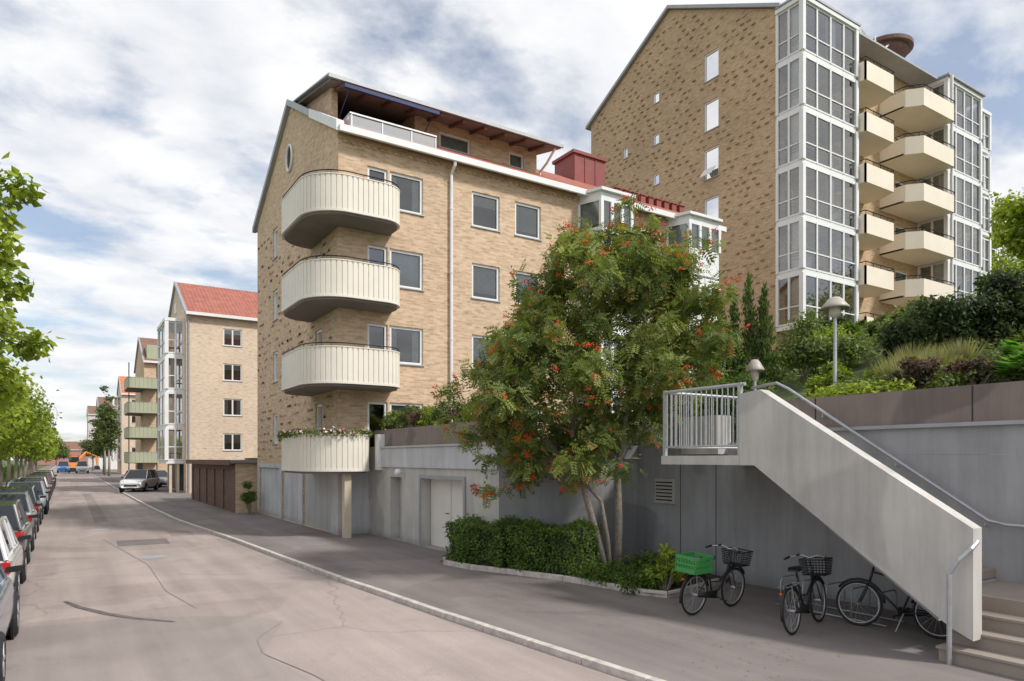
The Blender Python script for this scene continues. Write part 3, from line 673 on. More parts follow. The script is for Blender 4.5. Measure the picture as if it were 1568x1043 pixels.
for y in (9.9,10.9): W('joint',DK).box(11.493,11.4985,y,y+.015,.02,2.55)
W('planter',CON_P).box(8.66,8.78,14.0,21.9,2.905,3.45); W('planter',CON_P).box(9.5,9.6,14.0,21.9,2.8,3.4); W('soil',SOIL).box(8.785,9.495,14.0,21.9,2.85,3.3)
W('door',DOORW).box(8.9,8.94,16.9,18.12,.02,1.93); W('door',DOORW).box(8.9,8.94,15.62,16.86,.02,1.93); W('door_gap',DK).box(8.95,8.97,15.5,18.2,0,1.97)
W('door',DOORG).box(8.9,8.94,19.53,20.37,.02,1.93)
W('door_frame',GREYM).box(8.56,8.598,15.5,15.6,0,2.05); W('door_frame',GREYM).box(8.56,8.598,18.15,18.25,0,2.05); W('door_frame',GREYM).box(8.56,8.598,15.6,18.15,1.95,2.05)
W('door_handle',DKR).tube([(8.88,16.98,1.0),(8.84,16.98,1.0),(8.84,17.1,1.0)],.012,6)
W('vent',CON_L).box(11.44,11.498,11.05,11.65,1.5,2.05)
for k in range(6): W('vent_slat',DKR).box(11.42,11.438,11.1,11.6,1.56+k*.08,1.585+k*.08)
W('vent',CON_L).box(8.55,8.598,14.1,14.7,1.55,1.85)
for k in range(4): W('vent_slat',DKR).box(8.54,8.549,14.14,14.66,1.59+k*.065,1.61+k*.065)
W('terrace_floor',CON_P).face([(8.7,22.2,2.83),(8.7,13.95,2.83),(11.5,12.35,2.83),(11.5,9.2,2.6),(24,9.2,2.62),(24,22.2,2.83)])
W.finish()
gl=MB(); gl.lathe((8.38,19.3,2.1),[(0.001,-.11),(.07,-.09),(.11,0),(.07,.09),(0.001,.11)],14); gl.box(8.38,8.54,19.27,19.33,2.07,2.13); gl.obj('wall_lamp',WHITE,None,True)
# ---------------------------------------------------------------- stair
St=Bld('concrete_stair')
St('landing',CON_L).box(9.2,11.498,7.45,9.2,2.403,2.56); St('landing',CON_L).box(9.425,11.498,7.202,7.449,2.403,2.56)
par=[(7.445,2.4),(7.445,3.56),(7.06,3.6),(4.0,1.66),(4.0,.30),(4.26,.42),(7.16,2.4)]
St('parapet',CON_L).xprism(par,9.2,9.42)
n=11
for k in range(n):
    z=2.56-(k+1)*(2.56-.72)/(n); y1=7.2-k*.25; St('tread',CON_ST).box(9.425,11.495,y1-.25,y1-.002,z-.12,z)
St('soffit',CON_W).xprism([(7.2,2.4),(7.2,2.3),(4.5,.42),(4.5,.6)],9.425,11.49)
for i in range(3): St('step',CON_ST).box(9.13+i*.3,11.49-.002*i,1.5,4.36-.003*i,.0 if i==0 else .18*i,.18*(i+1)-.03)
for i in range(3): St('step_nosing',CON_ST).box(9.10+i*.3,11.485-.002*i,1.49,4.38-.003*i,.18*(i+1)-.03,.18*(i+1))
St('step',CON_ST).box(10.03,11.48,1.5,4.45,.541,.72)
r=St('railing',STEEL)
r.tube([(9.26,7.38,3.72),(9.26,9.16,3.72)],.03,8); r.tube([(9.26,7.38,2.72),(9.26,9.16,2.72)],.02,6); r.tube([(9.26,9.16,3.72),(11.4,9.16,3.72)],.03,8); r.tube([(9.26,9.16,2.72),(11.4,9.16,2.72)],.02,6)
for y in list(np.arange(7.5,9.15,.115)): r.tube([(9.26,y,2.72),(9.26,y,3.7)],.011,5)
for x in list(np.arange(9.4,11.4,.115)): r.tube([(x,9.16,2.72),(x,9.16,3.7)],.011,5)
for (x,y) in ((9.26,7.48),(9.26,9.16),(11.35,9.16)): r.box(x-.03,x+.03,y-.03,y+.03,2.45,3.75)
r.tube([(11.38,8.9,3.9),(11.38,8.35,3.95),(11.38,8.1,3.82),(11.38,4.75,1.6),(11.38,4.5,1.55),(11.38,2,1.55)],.028,8)
for y,z in ((7.4,3.33),(6.1,2.47),(4.8,1.6),(3.2,1.53)): r.tube([(11.38,y,z),(11.38,y,z-.08),(11.5,y,z-.1)],.012,5)
r.tube([(9.05,4.2,.0),(9.05,4.2,1.1),(9.07,4.1,1.28),(9.15,4.0,1.42),(9.28,3.99,1.5)],.03,8)
St('notice_box',CON_L).box(11.2,11.6,9.6,10.6,2.6,3.4)
St.finish()
# ---------------------------------------------------------------- bed, kerb, hedge
bedk=[(8.65,15.3),(7.85,15.25),(7.5,14.8),(7.68,13.7),(8.2,12.4),(8.6,11.2),(8.82,10.0),(8.9,9.2),(9.15,8.9),(9.6,9.0),(11.5,9.5)]
at,L=resample([V((*p,0)) for p in bedk],.1); m=MB()
for k in range(int(L/.5)):
    p,a=at(k*.5);q,b=at(k*.5+.49); m.hexa([(p.x,p.y,-.02),(q.x,q.y,-.02),(q.x+b.x*.1,q.y+b.y*.1,-.02),(p.x+a.x*.1,p.y+a.y*.1,-.02),(p.x,p.y,.11),(q.x,q.y,.11),(q.x+b.x*.1,q.y+b.y*.1,.11),(p.x+a.x*.1,p.y+a.y*.1,.11)])
m.obj('bed_kerb',KERB,bevel=.008)
sheet('planting_bed',bedk+[(11.5,12.3),(8.6,13.9)],.06,SOIL)
def boxfoliage(name,segs,n,L,mats,asp=.55):
    e=empty(name); P=[];Nn=[];m=MB()
    for (x0,y0,x1,y1,hw,h) in segs:
        d=V((x1-x0,y1-y0,0)); Ls=d.length; d.normalize(); s=V((-d.y,d.x,0)); w=hw-.12
        base=[(x0-s.x*w+d.x*.12,y0-s.y*w+d.y*.12),(x1-s.x*w-d.x*.12,y1-s.y*w-d.y*.12),(x1+s.x*w-d.x*.12,y1+s.y*w-d.y*.12),(x0+s.x*w+d.x*.12,y0+s.y*w+d.y*.12)]
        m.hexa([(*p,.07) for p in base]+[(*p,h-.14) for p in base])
        for _ in range(int(n/len(segs))):
            f=random.random(); t=random.random()*Ls; w=random.uniform(-hw,hw); z=random.uniform(.1,h)
            if f<.36: z=h; nn=V((0,0,1))
            elif f<.86: sg=random.choice((-1,1)); w=hw*sg; nn=s*sg
            elif f<.93: t=0; nn=-d
            else: t=Ls; nn=d
            q=V((x0,y0,0))+d*t+s*w+V((0,0,z)); bumpy=.07*math.sin(t*5+w*3)+.05*math.sin(z*9+t*3)
            q+=nn*(bumpy+random.gauss(-.03,.05))
            P.append(q); Nn.append(nn)
    P=np.array([tuple(p) for p in P]); Nn=np.array([tuple(p) for p in Nn]); k=len(P)
    Nn=nrmz(Nn+rng.normal(size=(k,3))*.6+np.array([0,0,.3])); A=rng.normal(size=(k,3)); A=nrmz(A-(A*Nn).sum(1)[:,None]*Nn)
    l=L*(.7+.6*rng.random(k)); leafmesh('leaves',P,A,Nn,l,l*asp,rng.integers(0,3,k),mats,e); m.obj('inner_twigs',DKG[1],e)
boxfoliage('clipped_hedge',[(8.08,14.85,8.6,13.0,.52,1.0),(8.6,13.0,9.3,11.35,.52,1.03)],19000,.065,HED)
cl=[]
for k in range(46):
    t=k/45; x=8.75+.35*math.sin(k*2.1)+.35; y=11.6-2.2*t; cl.append((x+random.uniform(-.1,.5),y,.16+.05*random.random(),.22,.22,.14))
cl+= [(9.6+random.uniform(0,1.2),9.3+random.uniform(.1,1.6),.3,.3,.3,.28) for _ in range(12)]
P,A,Nn,l,t=clump_pts(cl,6500,.09); leafmesh('ground_cover_plants',P,A,Nn,l,l*.5,t,HED)
bush('wild_shrub',(9.35,9.25,.45),(.35,.3,.45),900,.1,LIN,8)
k=420; P=np.stack([rng.uniform(5.9,9.1,k),rng.uniform(5,15.5,k),np.full(k,.012)],1); P[:,0]=np.clip(P[:,0]+rng.normal(size=k)*.4+(P[:,1]<9)*.8,5.9,11)
A=rng.normal(size=(k,3)); A[:,2]=.05; A=nrmz(A); Nn=np.tile([0,0,1.],(k,1)); leafmesh('fallen_leaves',P,A,Nn,.045,.02,rng.integers(0,2,k),[DRY,ROW[2]])
# ---------------------------------------------------------------- rowan
C0=V((9.9,11.4,0)); Rr=V((.8403,-.5422,0)); Fd=V((.5422,.8403,0))
spec=[(.3,7.5,.55),(.1,7.0,.75),(1.2,6.6,.7),(-.7,6.75,.7),(.4,6.3,1.0),(-1.3,6.1,.65),(1.6,5.8,.7),(-1.0,5.5,.95),(-2.1,5.0,.85),(-2.9,4.6,.5),(.35,5.1,1.1),(1.5,4.9,.9),(-1.9,4.1,1.0),(-.6,4.1,1.1),
(.95,3.95,.8),(-2.7,3.5,.65),(-2.0,2.8,.7),(-1.1,2.9,.85),(-1.9,2.0,.45),(-.1,3.05,.7),(.7,3.0,.4),(-1.0,2.3,.45),(1.85,4.3,.45),(-2.6,1.95,.3),(-3.2,4.3,.3),(-3.05,3.0,.35),(1.9,6.4,.4),(.9,7.2,.4),(-1.1,7.3,.35),(.35,8.0,.3),(2.0,5.3,.4)]
cl=[]
for (s,z,r) in spec:
    for k in range(3 if r>.6 else 2):
        dd=(k-1)*r*.85 if r>.6 else (k-.5)*r
        p=C0+Rr*(s+random.uniform(-.15,.15))+Fd*(dd+random.uniform(-.2,.2)); 
        for _ in range(5 if r>.6 else 2):
            j=V((random.gauss(0,1),random.gauss(0,1),random.gauss(0,.8)))*r*.45; rr=r*random.uniform(.32,.54)
            cl.append((p.x+j.x,p.y+j.y,z+j.z,rr,rr,rr*.75))
e=empty('rowan_tree'); ns=11500
P,A,Nn,l,t=clump_pts(cl,ns,.21,2.0)
LP=[];LA=[];LN=[];LM=[]
S_=nrmz(np.cross(Nn,A)); tone=np.where(rng.random(ns)<.06,3,t)
for k in range(5):
    f=(k+.6)/5
    for sg in (-1,1):
        droop=np.array([0,0,-.06])*f
        LP.append(P+A*(l*f)[:,None]+droop); LA.append(nrmz(A*.45+S_*sg)); LN.append(Nn); LM.append(tone)
LP.append(P+A*l[:,None]); LA.append(A);LN.append(Nn);LM.append(tone)
LP=np.concatenate(LP);LA=np.concatenate(LA);LN=nrmz(np.concatenate(LN)+rng.normal(size=LP.shape)*.2);LM=np.concatenate(LM)
leafmesh('crown',LP,LA,LN,.09,.038,LM,ROW,e)
bm=MB(); oct_=[(1,0,0),(-1,0,0),(0,1,0),(0,-1,0),(0,0,1),(0,0,-1)]; of=[(0,2,4),(2,1,4),(1,3,4),(3,0,4),(2,0,5),(1,2,5),(3,1,5),(0,3,5)]
ctr=V((9.9,11.4,4.6))
for _ in range(400):
    q=random.choice(cl); d=rand_unit(1)[0]; o=(V(q[:3])-ctr); o.normalize(); d=V(d)+o*.7+V((-.3,-.5,0)); d.z=d.z*.6; d.normalize()
    c=V(q[:3])+d*(q[3]*1.1)
    for _ in range(14):
        b=c+V((random.gauss(0,.036),random.gauss(0,.036),random.gauss(0,.025))); n=len(bm.v)
        bm.v+=[(b.x+o[0]*.016,b.y+o[1]*.016,b.z+o[2]*.016) for o in oct_]; bm.f+=[tuple(n+i for i in f) for f in of]; bm.m+=[0]*8
bm.obj('berries',BERRY,e,True)
tm=MB()
A0=C0+Rr*(-.1); B0=C0+Rr*.12
s1=[A0,A0+Rr*-.22+V((0,0,.9)),A0+Rr*-.5+V((0,0,1.9)),A0+Rr*-.75+V((0,0,3.1)),A0+Rr*-.6+V((0,0,4.6))]
s2=[B0,B0+Rr*.05+V((0,0,1.1)),B0+Rr*.02+V((0,0,2.2)),B0+Rr*.25+V((0,0,3.8)),B0+Rr*.4+V((0,0,5.8)),B0+Rr*.4+V((0,0,7.2))]
s3=[A0+Rr*.1,A0+Rr*.02+V((0,0,.8)),A0+Rr*-.12+V((0,0,1.6)),A0+Rr*-1.0+V((0,0,2.6)),A0+Rr*-1.9+V((0,0,3.4))]
tm.tube(s1,[.085,.075,.065,.05,.03],9); tm.tube(s2,[.095,.08,.075,.06,.04,.02],9); tm.tube(s3,[.06,.05,.045,.035,.02],8)
for q in cl[::5]:
    q=V(q[:3]); o=min([p for p in s1[2:]+s2[2:]+s3[3:]],key=lambda p:(p-q).length+ (2 if p.z>q.z else 0)); tm.tube([o,o.lerp(q,.5)+V((0,0,.1)),q],[.022,.014,.005],5)
tm.obj('trunk',TRUNK,e,True)
# ---------------------------------------------------------------- left lindens
near=[]
for (x,y,z,r) in [(-.65,13.3,6.75,.35),(-1.0,13.5,6.3,.4),(-.9,13.0,5.8,.35),(-.75,13.6,5.3,.35),(-1.1,13.2,4.8,.4),(-.6,14.2,4.4,.35),(-1.2,12.9,6.9,.35),(-.95,14.3,5.9,.3),(-.35,13.9,4.45,.22),(-1.2,14.4,4.0,.45),(-1.0,15.2,3.7,.4),(-1.2,15.5,5.0,.5),(-1.3,15,5.7,.5)]:
    near.append((x,y,z,r,r,r*.7))
tree('linden_tree',(-4.2,13.5,-.1),(-4.0,13.8,6.0),(2.7,2.8,2.4),10500,.15,LIN,34,.8,.75,.2,extra=near*3)
yy=20.0;i=0
while yy<150:
    R=3.2+random.uniform(-.25,.3); n=11000 if yy<45 else (5000 if yy<80 else 2600); L=.17 if yy<45 else (.26 if yy<80 else .38)
    hh=5.1 if yy<32 else 4.5
    tree('linden_tree',(-4.1,yy,-.1),(-3.9+random.uniform(-.1,.35),yy,hh+random.uniform(-.2,.3)),(R,3.5,hh*.57),n,L,LIN if i%3 else [LIN[0],LIN[1],LIN[0]],44,.95,.75,.17)
    yy+=6.2 if yy<60 else 9; i+=1
cl=[(-6.2+random.uniform(-.3,.3),y,random.uniform(.4,1.3),.7,1.0,.6) for y in np.arange(8,140,.8)]
P,A,Nn,l,t=clump_pts(cl,14000,.2); leafmesh('hedge_row',P,A,Nn,l,l*.6,t,HED)
for (x,y,h,r) in ((5.4,118,13,1.6),(5.2,126,15,1.7),(6,150,11,2.4),(5.0,175,9,2.5),(-8,240,12,6),(-3,320,10,5),(12,330,12,6)):
    tree('poplar_tree' if r<2 else 'street_tree',(x,y,-.1),(x,y,h*.55),(r,r,h*.45),2600,.4 if y<200 else .7,[BUS[0],BUS[1],DKG[2]],30,r*.38,.7,.2)
bush('street_shrub',(7.0,32.6,.8),(.4,.5,.8),1200,.11,HED,8)
# ---------------------------------------------------------------- terrace and hillside plants
k=0
for y in np.arange(14.6,21.6,.7):
    bush('terrace_shrub',(9.15,y,3.75),(.45,.55,.5),1300,.08,[BUS,BUS,LIN,PUR][k%4],9); k+=1
def cyp(name,x,y,z,h,r,mats):
    cl=[]
    for i in range(26):
        t=i/25; rr=r*(1-t)**.7+.05; a=random.uniform(0,6.28); cl.append((x+math.cos(a)*rr*.35,y+math.sin(a)*rr*.35,z+t*h,rr*.8,rr*.8,h*.06))
    P,A,Nn,l,t=clump_pts(cl,3200,.12); A=nrmz(A*.4+np.array([0,0,1.])); e=empty(name); leafmesh('foliage',P,A,Nn,l,l*.35,t,mats,e)
    m=MB(); m.tube([(x,y,z-.2),(x,y,z+h*.8)],[.06,.02],6); m.obj('trunk',TRUNK,e)
for i,(x,y,h) in enumerate([(15.0,13.3,2.6),(15.35,13.1,3.0),(15.6,12.8,2.7),(15.85,12.5,3.2),(16.1,12.2,2.8)]): cyp('cypress',x,y,hz(x,y)-.1,h,.36,[HED[0],HED[1],DKG[2]])
def hb(name,x,y,R,n,L,mats,ns=14,lift=.0,asp=.5): return bush(name,(x,y,hz(x,y)+R[2]*.85+lift),R,n,L,mats,ns,asp)
hb('dark_yew_bush',15.6,7.3,(.8,.8,.8),5000,.11,DKG,18); hb('dark_yew_bush',16.4,6.3,(.9,.9,.8),5000,.11,DKG,18); hb('dark_yew_bush',15.2,8.0,(.5,.5,.55),2000,.1,DKG)
hb('green_shrub',17.0,11.6,(1.0,1.0,1.0),3200,.12,BUS,18); hb('green_shrub',16.6,10.4,(1.0,.9,.75),3200,.12,BUS,18); hb('green_shrub',18.6,12.3,(1.3,1.2,.8),3200,.13,LIN,18)
hb('green_shrub',14.4,11.4,(.9,.9,.7),4000,.1,HED); hb('green_shrub',13.3,10.9,(.8,.8,.65),4000,.1,HED); hb('green_shrub',13.0,12.4,(.9,.9,.8),3600,.1,BUS); hb('green_shrub',14.2,12.8,(.9,.9,.9),3600,.1,BUS)
hb('green_shrub',17.5,8.6,(1.2,1.1,.6),3200,.13,BUS); hb('green_shrub',18.5,6.5,(1.3,1.3,.8),3500,.14,LIN); hb('green_shrub',16.6,4.9,(1.2,1.2,.7),3500,.13,BUS); hb('green_shrub',19.5,9.8,(1.4,1.3,.6),3000,.15,BUS)
hb('green_shrub',15.2,9.4,(1.0,1.0,.5),3000,.12,LIN); hb('green_shrub',15.0,5.2,(.9,.9,.5),2600,.11,HED)
hb('green_shrub',21,5.5,(1.8,1.8,.8),3500,.17,HED); hb('green_shrub',22,11,(1.8,1.8,.5),3000,.17,BUS); hb('green_shrub',25,9,(2.0,2.2,.6),3200,.2,HED); hb('green_shrub',27,14,(2.2,2.2,.5),3000,.22,BUS); hb('green_shrub',24,15,(2,2,.5),3000,.2,HED)
hb('green_shrub',30,18,(2.2,2.2,.5),3000,.22,DKG); hb('green_shrub',33,21,(2.2,1.8,.4),3000,.2,DKG); hb('green_shrub',37,20.5,(2.2,1.8,.4),3000,.2,HED); hb('green_shrub',41,19.5,(2.6,2,.5),3000,.25,HED); hb('green_shrub',46,19,(3,2,.8),3400,.3,BUS)
hb('purple_shrub',12.7,6.3,(.7,.6,.3),1800,.08,PUR); hb('purple_shrub',12.6,5.4,(.6,.6,.28),1700,.08,PUR)
cl=[(random.uniform(11.9,13.6),random.uniform(6.4,8.0),3.72,.3,.3,.18) for _ in range(34)]
P,A,Nn,l,t=clump_pts(cl,5000,.09); leafmesh('ground_cover_plants',P,A,Nn,l,l*.5,t,LIN)
cl=[(x:=random.uniform(12,16),y:=random.uniform(2.5,8),hz(x,y)+.15,.35,.35,.2) for _ in range(90)]
P,A,Nn,l,t=clump_pts(cl,8500,.1); leafmesh('ground_cover_plants',P,A,Nn,l,l*.5,t,BUS)
cl=[(x:=random.uniform(16,34),y:=random.uniform(2.5,20),hz(x,y)+.12,.9,.9,.28) for _ in range(170)]
P,A,Nn,l,t=clump_pts(cl,15000,.2); leafmesh('ground_cover_plants',P,A,Nn,l,l*.5,t,BUS)
P=[];A=[];Nn=[];
for (x,y) in [(12.3,4.6),(12.4,4.0),(12.5,3.3),(13.0,4.2),(12.9,3.6),(13.2,4.9),(12.2,4.3),(12.8,4.6)]:
    for _ in range(70):
        a=random.uniform(0,6.28); el=random.uniform(.1,.9); d=V((math.cos(a)*math.cos(el),math.sin(a)*math.cos(el),math.sin(el)))
        P.append((x+d.x*.2,y+d.y*.2,hz(x,y)+.15+d.z*.3)); A.append((d.x,d.y,d.z*.3)); Nn.append((-d.x*.4,-d.y*.4,1))
P=np.array(P);A=nrmz(np.array(A));Nn=nrmz(np.array(Nn)); leafmesh('hosta_plants',P,A,Nn,.3,.15,rng.integers(0,3,len(P)),HOS)
P=[];A=[];Nn=[]
for (x,y) in [(13.4,7.2),(13.8,6.8),(13.5,6.5),(14.2,7.3),(14.0,6.3),(13.1,6.8)]:
    for _ in range(420):
        a=random.uniform(0,6.28); el=random.uniform(.9,1.5); d=V((math.cos(a)*math.cos(el),math.sin(a)*math.cos(el),math.sin(el)))
        P.append((x+d.x*.15,y+d.y*.15,hz(x,y))); A.append(tuple(d)); Nn.append((math.sin(a),math.cos(a),.1))
P=np.array(P);A=nrmz(np.array(A));Nn=nrmz(np.array(Nn)); leafmesh('ornamental_grass',P,A,Nn,.4+.35*rng.random(len(P)),.02,rng.integers(0,3,len(P)),STRAW)
for (x,y,h,r) in ((36,12.2,5.6,2.5),(46,17.0,4.0,2.4),(70,29,20,6),(60,12,11,5)):
    z=hz(x,y); tree('hillside_tree',(x,y,z-.2),(x,y,z+h*.55),(r,r,h*.45),9000,.3,LIN if x!=46 else BUS,44,r*.3,.7,.2)
# ---------------------------------------------------------------- lamps
def park_lamp(x,y,zb,zt,r):
    e=empty('street_lamp',(x,y,zb)); h=zt-zb; m=MB(); m.lathe((0,0,0),[(.07,0),(.07,.35),(.045,.4),(.035,h-.3)],12); m.obj('pole',STEEL,e,True)
    m=MB(); m.lathe((0,0,h),[(.04,-.3),(r*.35,-.25),(r*.42,-.2),(r*.42,-.05)],20); m.obj('lantern',simple('lantern_opal',(.6,.57,.5),.3),e,True)
    m=MB(); m.lathe((0,0,h),[(.01,.16),(r*.3,.15),(r*.55,.1),(r*.75,.02),(r,-.06),(r*.98,-.1),(r*.42,-.06)],24); m.obj('hood',simple('lamp_hood',(.46,.42,.37),.45,.1,3),e,True)
park_lamp(14.0,8.8,hz(14,8.8)-.1,5.85,.29); park_lamp(12.55,9.75,2.6,4.5,.2)
# ---------------------------------------------------------------- bicycles
def bicycle(loc,ang,col,crate=None,basket=True,lean=.06,step=True,rack=True):
    e=empty('bicycle',loc,ang); e.rotation_euler=(lean,0,ang); fm=simple('bike_frame',col,.35,.05,4)
    w=MB(); r=.335
    for cx in (-.53,.53):
        w.torus((cx,0,r),r-.018,.019,36,6,0); w.torus((cx,0,r),r-.045,.012,36,5,1)
        w.tube([(cx,-.05,r),(cx,.05,r)],.022,8,1)
        for k in range(18):
            t=2*math.pi*k/18; sgn=.025 if k%2 else -.025
            w.tube([(cx+.02*math.cos(t+1),sgn,r+.02*math.sin(t+1)),(cx+(r-.05)*math.cos(t),0,r+(r-.05)*math.sin(t))],.0022,3,1,False)
    w.obj('wheels',[TYRE,STEEL],e,True)
    f=MB(); bb=(-.06,0,.28); st=(-.22,0,.78); hd=(.36,0,.82); hl=(.39,0,.68)
    f.tube([bb,(-.19,0,.66),st],.015,7); 
    if step: f.tube([bb,(.1,0,.34),(.28,0,.55),hl],.018,7); f.tube([(-.15,0,.5),(.1,0,.48),(.3,0,.63),hd],.014,7)
    else: f.tube([bb,hl],.018,7); f.tube([(-.2,0,.74),hd],.016,7)
    f.tube([(.345,0,.88),hl],.02,8)
    for s in (-.045,.045):
        f.tube([(.4,0,.66),(.43,s,.58),(.48,s,.45),(.53,s,r)],.011,6); f.tube([bb,(-.1,s,.28),(-.53,s*1.2,r)],.009,6); f.tube([(-.19,0,.66),(-.22,s,.63),(-.53,s*1.2,r)],.008,6)
    f.obj('frame',fm,e,True)
    k=MB()
    for cx,a0,a1 in ((-.53,.3,3.4),(.53,.6,3.0)):
        k.tube([(cx+(r+.025)*math.cos(a),0,r+(r+.025)*math.sin(a)) for a in np.linspace(a0,a1,16)],.02,6)
    k.tube([(-.22,0,.78),(-.23,0,.88)],.013,6); 
    n=len(k.v); sd=[(-.36,.085,.90),(-.30,.10,.915),(-.2,.06,.91),(-.08,.022,.90),(-.06,.012,.89)]
    for (x,h,z) in sd: k.v+=[(x,-h,z-.03),(x,-h*.8,z+.02),(x,0,z+.03),(x,h*.8,z+.02),(x,h,z-.03)]
    for i in range(len(sd)-1):
        for j in range(5):
            j2=(j+1)%5; k.f.append((n+i*5+j,n+i*5+j2,n+(i+1)*5+j2,n+(i+1)*5+j)); k.m.append(0)
    k.f.append(tuple(n+j for j in range(5))); k.m.append(0)
    k.hexa([(-.5,-.04,.30),(0,-.04,.22),(0,-.06,.22),(-.5,-.06,.30),(-.5,-.04,.36),(0,-.04,.36),(0,-.06,.36),(-.5,-.06,.36)])
    k.tube([(-.06,-.06,.28),(.08,-.09,.2),(.08,-.19,.2)],.011,5); k.tube([(-.06,.06,.28),(-.18,.09,.37),(-.18,.19,.37)],.011,5)
    k.tube([(.345,0,.88),(.33,0,1.0)],.012,6)
    k.obj('fittings',BLACK,e,True)
    hbm=MB(); hbm.tube([(.12,-.29,1.0),(.22,-.27,1.02),(.34,-.12,1.04),(.34,0,1.0),(.34,.12,1.04),(.22,.27,1.02),(.12,.29,1.0)],.012,7,0); 
    for s in (-1,1): hbm.tube([(.23,.27*s,1.02),(.10,.295*s,1.0)],.018,7,1)
    hbm.tube([(.30,.16,1.03),(.30,.17,1.06)],.03,8,1)
    hbm.obj('handlebar',[STEEL,BLACK],e,True)
    if rack:
        rk=MB(); 
        for s in (-.06,.06): rk.tube([(-.78,s,.70),(-.3,s,.70),(-.22,0,.70)],.006,5); rk.tube([(-.6,s,.70),(-.53,s,r)],.006,5)
        rk.obj('rack',STEEL,e)
    if basket:
        bk=MB(); x0,x1,y0,y1,z0,z1=.44,.70,-.17,.17,.72,.96
        for zz in np.linspace(z0,z1,7):
            g=(zz-z0)/(z1-z0)*.03
            bk.tube([(x0-g,y0-g,zz),(x1+g,y0-g,zz),(x1+g,y1+g,zz),(x0-g,y1+g,zz),(x0-g,y0-g,zz)],.005 if zz<z1-.01 else .01,4)
        for t in np.linspace(0,1,9):
            for (xa,ya,xb,yb) in ((x0,y0,x1,y0),(x0,y1,x1,y1),(x0,y0,x0,y1),(x1,y0,x1,y1)):
                x=xa+(xb-xa)*t;y=ya+(yb-ya)*t; gx=.03*(1 if x>.57 else -1); gy=.03*(1 if y>0 else -1); bk.tube([(x,y,z0),(x+gx*abs(x-.57)/.13,y+gy*abs(y)/.17,z1)],.004,3,0,False)
        bk.face([(x0,y0,z0),(x1,y0,z0),(x1,y1,z0),(x0,y1,z0)]); bk.obj('basket',BLACK,e)
    if crate:
        ck=MB(); cm=simple('crate_green',crate,.5,.06,5); x0,x1,y0,y1,z0,z1=-.82,-.36,-.2,.2,.72,.98
        ck.box(x0,x1,y0,y1,z0,z0+.02); t=.018
        for zz,hh in ((z0,.07),(z0+.1,.05),(z1-.07,.07)):
            ck.box(x0,x1,y0,y0+t,zz+.021,zz+hh); ck.box(x0,x1,y1-t,y1,zz+.021,zz+hh); ck.box(x0,x0+t,y0+t,y1-t,zz+.021,zz+hh); ck.box(x1-t,x1,y0+t,y1-t,zz+.021,zz+hh)
        for i in range(9):
            x=x0+(x1-x0-.02)*i/8; ck.box(x,x+.02,y0+.002,y0+t-.002,z0,z1-.002); ck.box(x,x+.02,y1-t+.002,y1-.002,z0,z1-.002)
            y=y0+(y1-y0-.02)*i/8; ck.box(x0+.002,x0+t-.002,y,y+.02,z0,z1-.002)
        ck.obj('crate',cm,e)
    m=MB(); m.tube([(-.85 if not crate else -.84,0,.62),(-.87,0,.62)],.018,8); m.obj('tail_light',BERRY,e)
    s=MB(); s.tube([(-.1,.05,.28),(-.05,.2,.02)],.01,5); s.obj('kickstand',STEEL,e)
bicycle((8.98,7.8,0),.10,(.04,.04,.04),crate=(.06,.29,.08),lean=.08)
bicycle((9.22,6.24,0),.25,(.03,.03,.035),lean=-.08)
bicycle((10.1,5.4,0),math.radians(101),(.04,.04,.045),basket=False,lean=.12,step=False,rack=False)
rk=MB()
for k in range(5):
    y=7.4-k*.42; x=10.2
    rk.tube([(x,y,.0),(x,y,.42),(x+.05,y,.5),(x+.45,y,.5),(x+.5,y,.42),(x+.5,y,0)],.012,6)
rk.tube([(10.2,7.5,.03),(10.2,5.6,.03)],.015,6); rk.tube([(10.7,7.5,.03),(10.7,5.6,.03)],.015,6); rk.obj('bicycle_rack',STEEL,None,True)
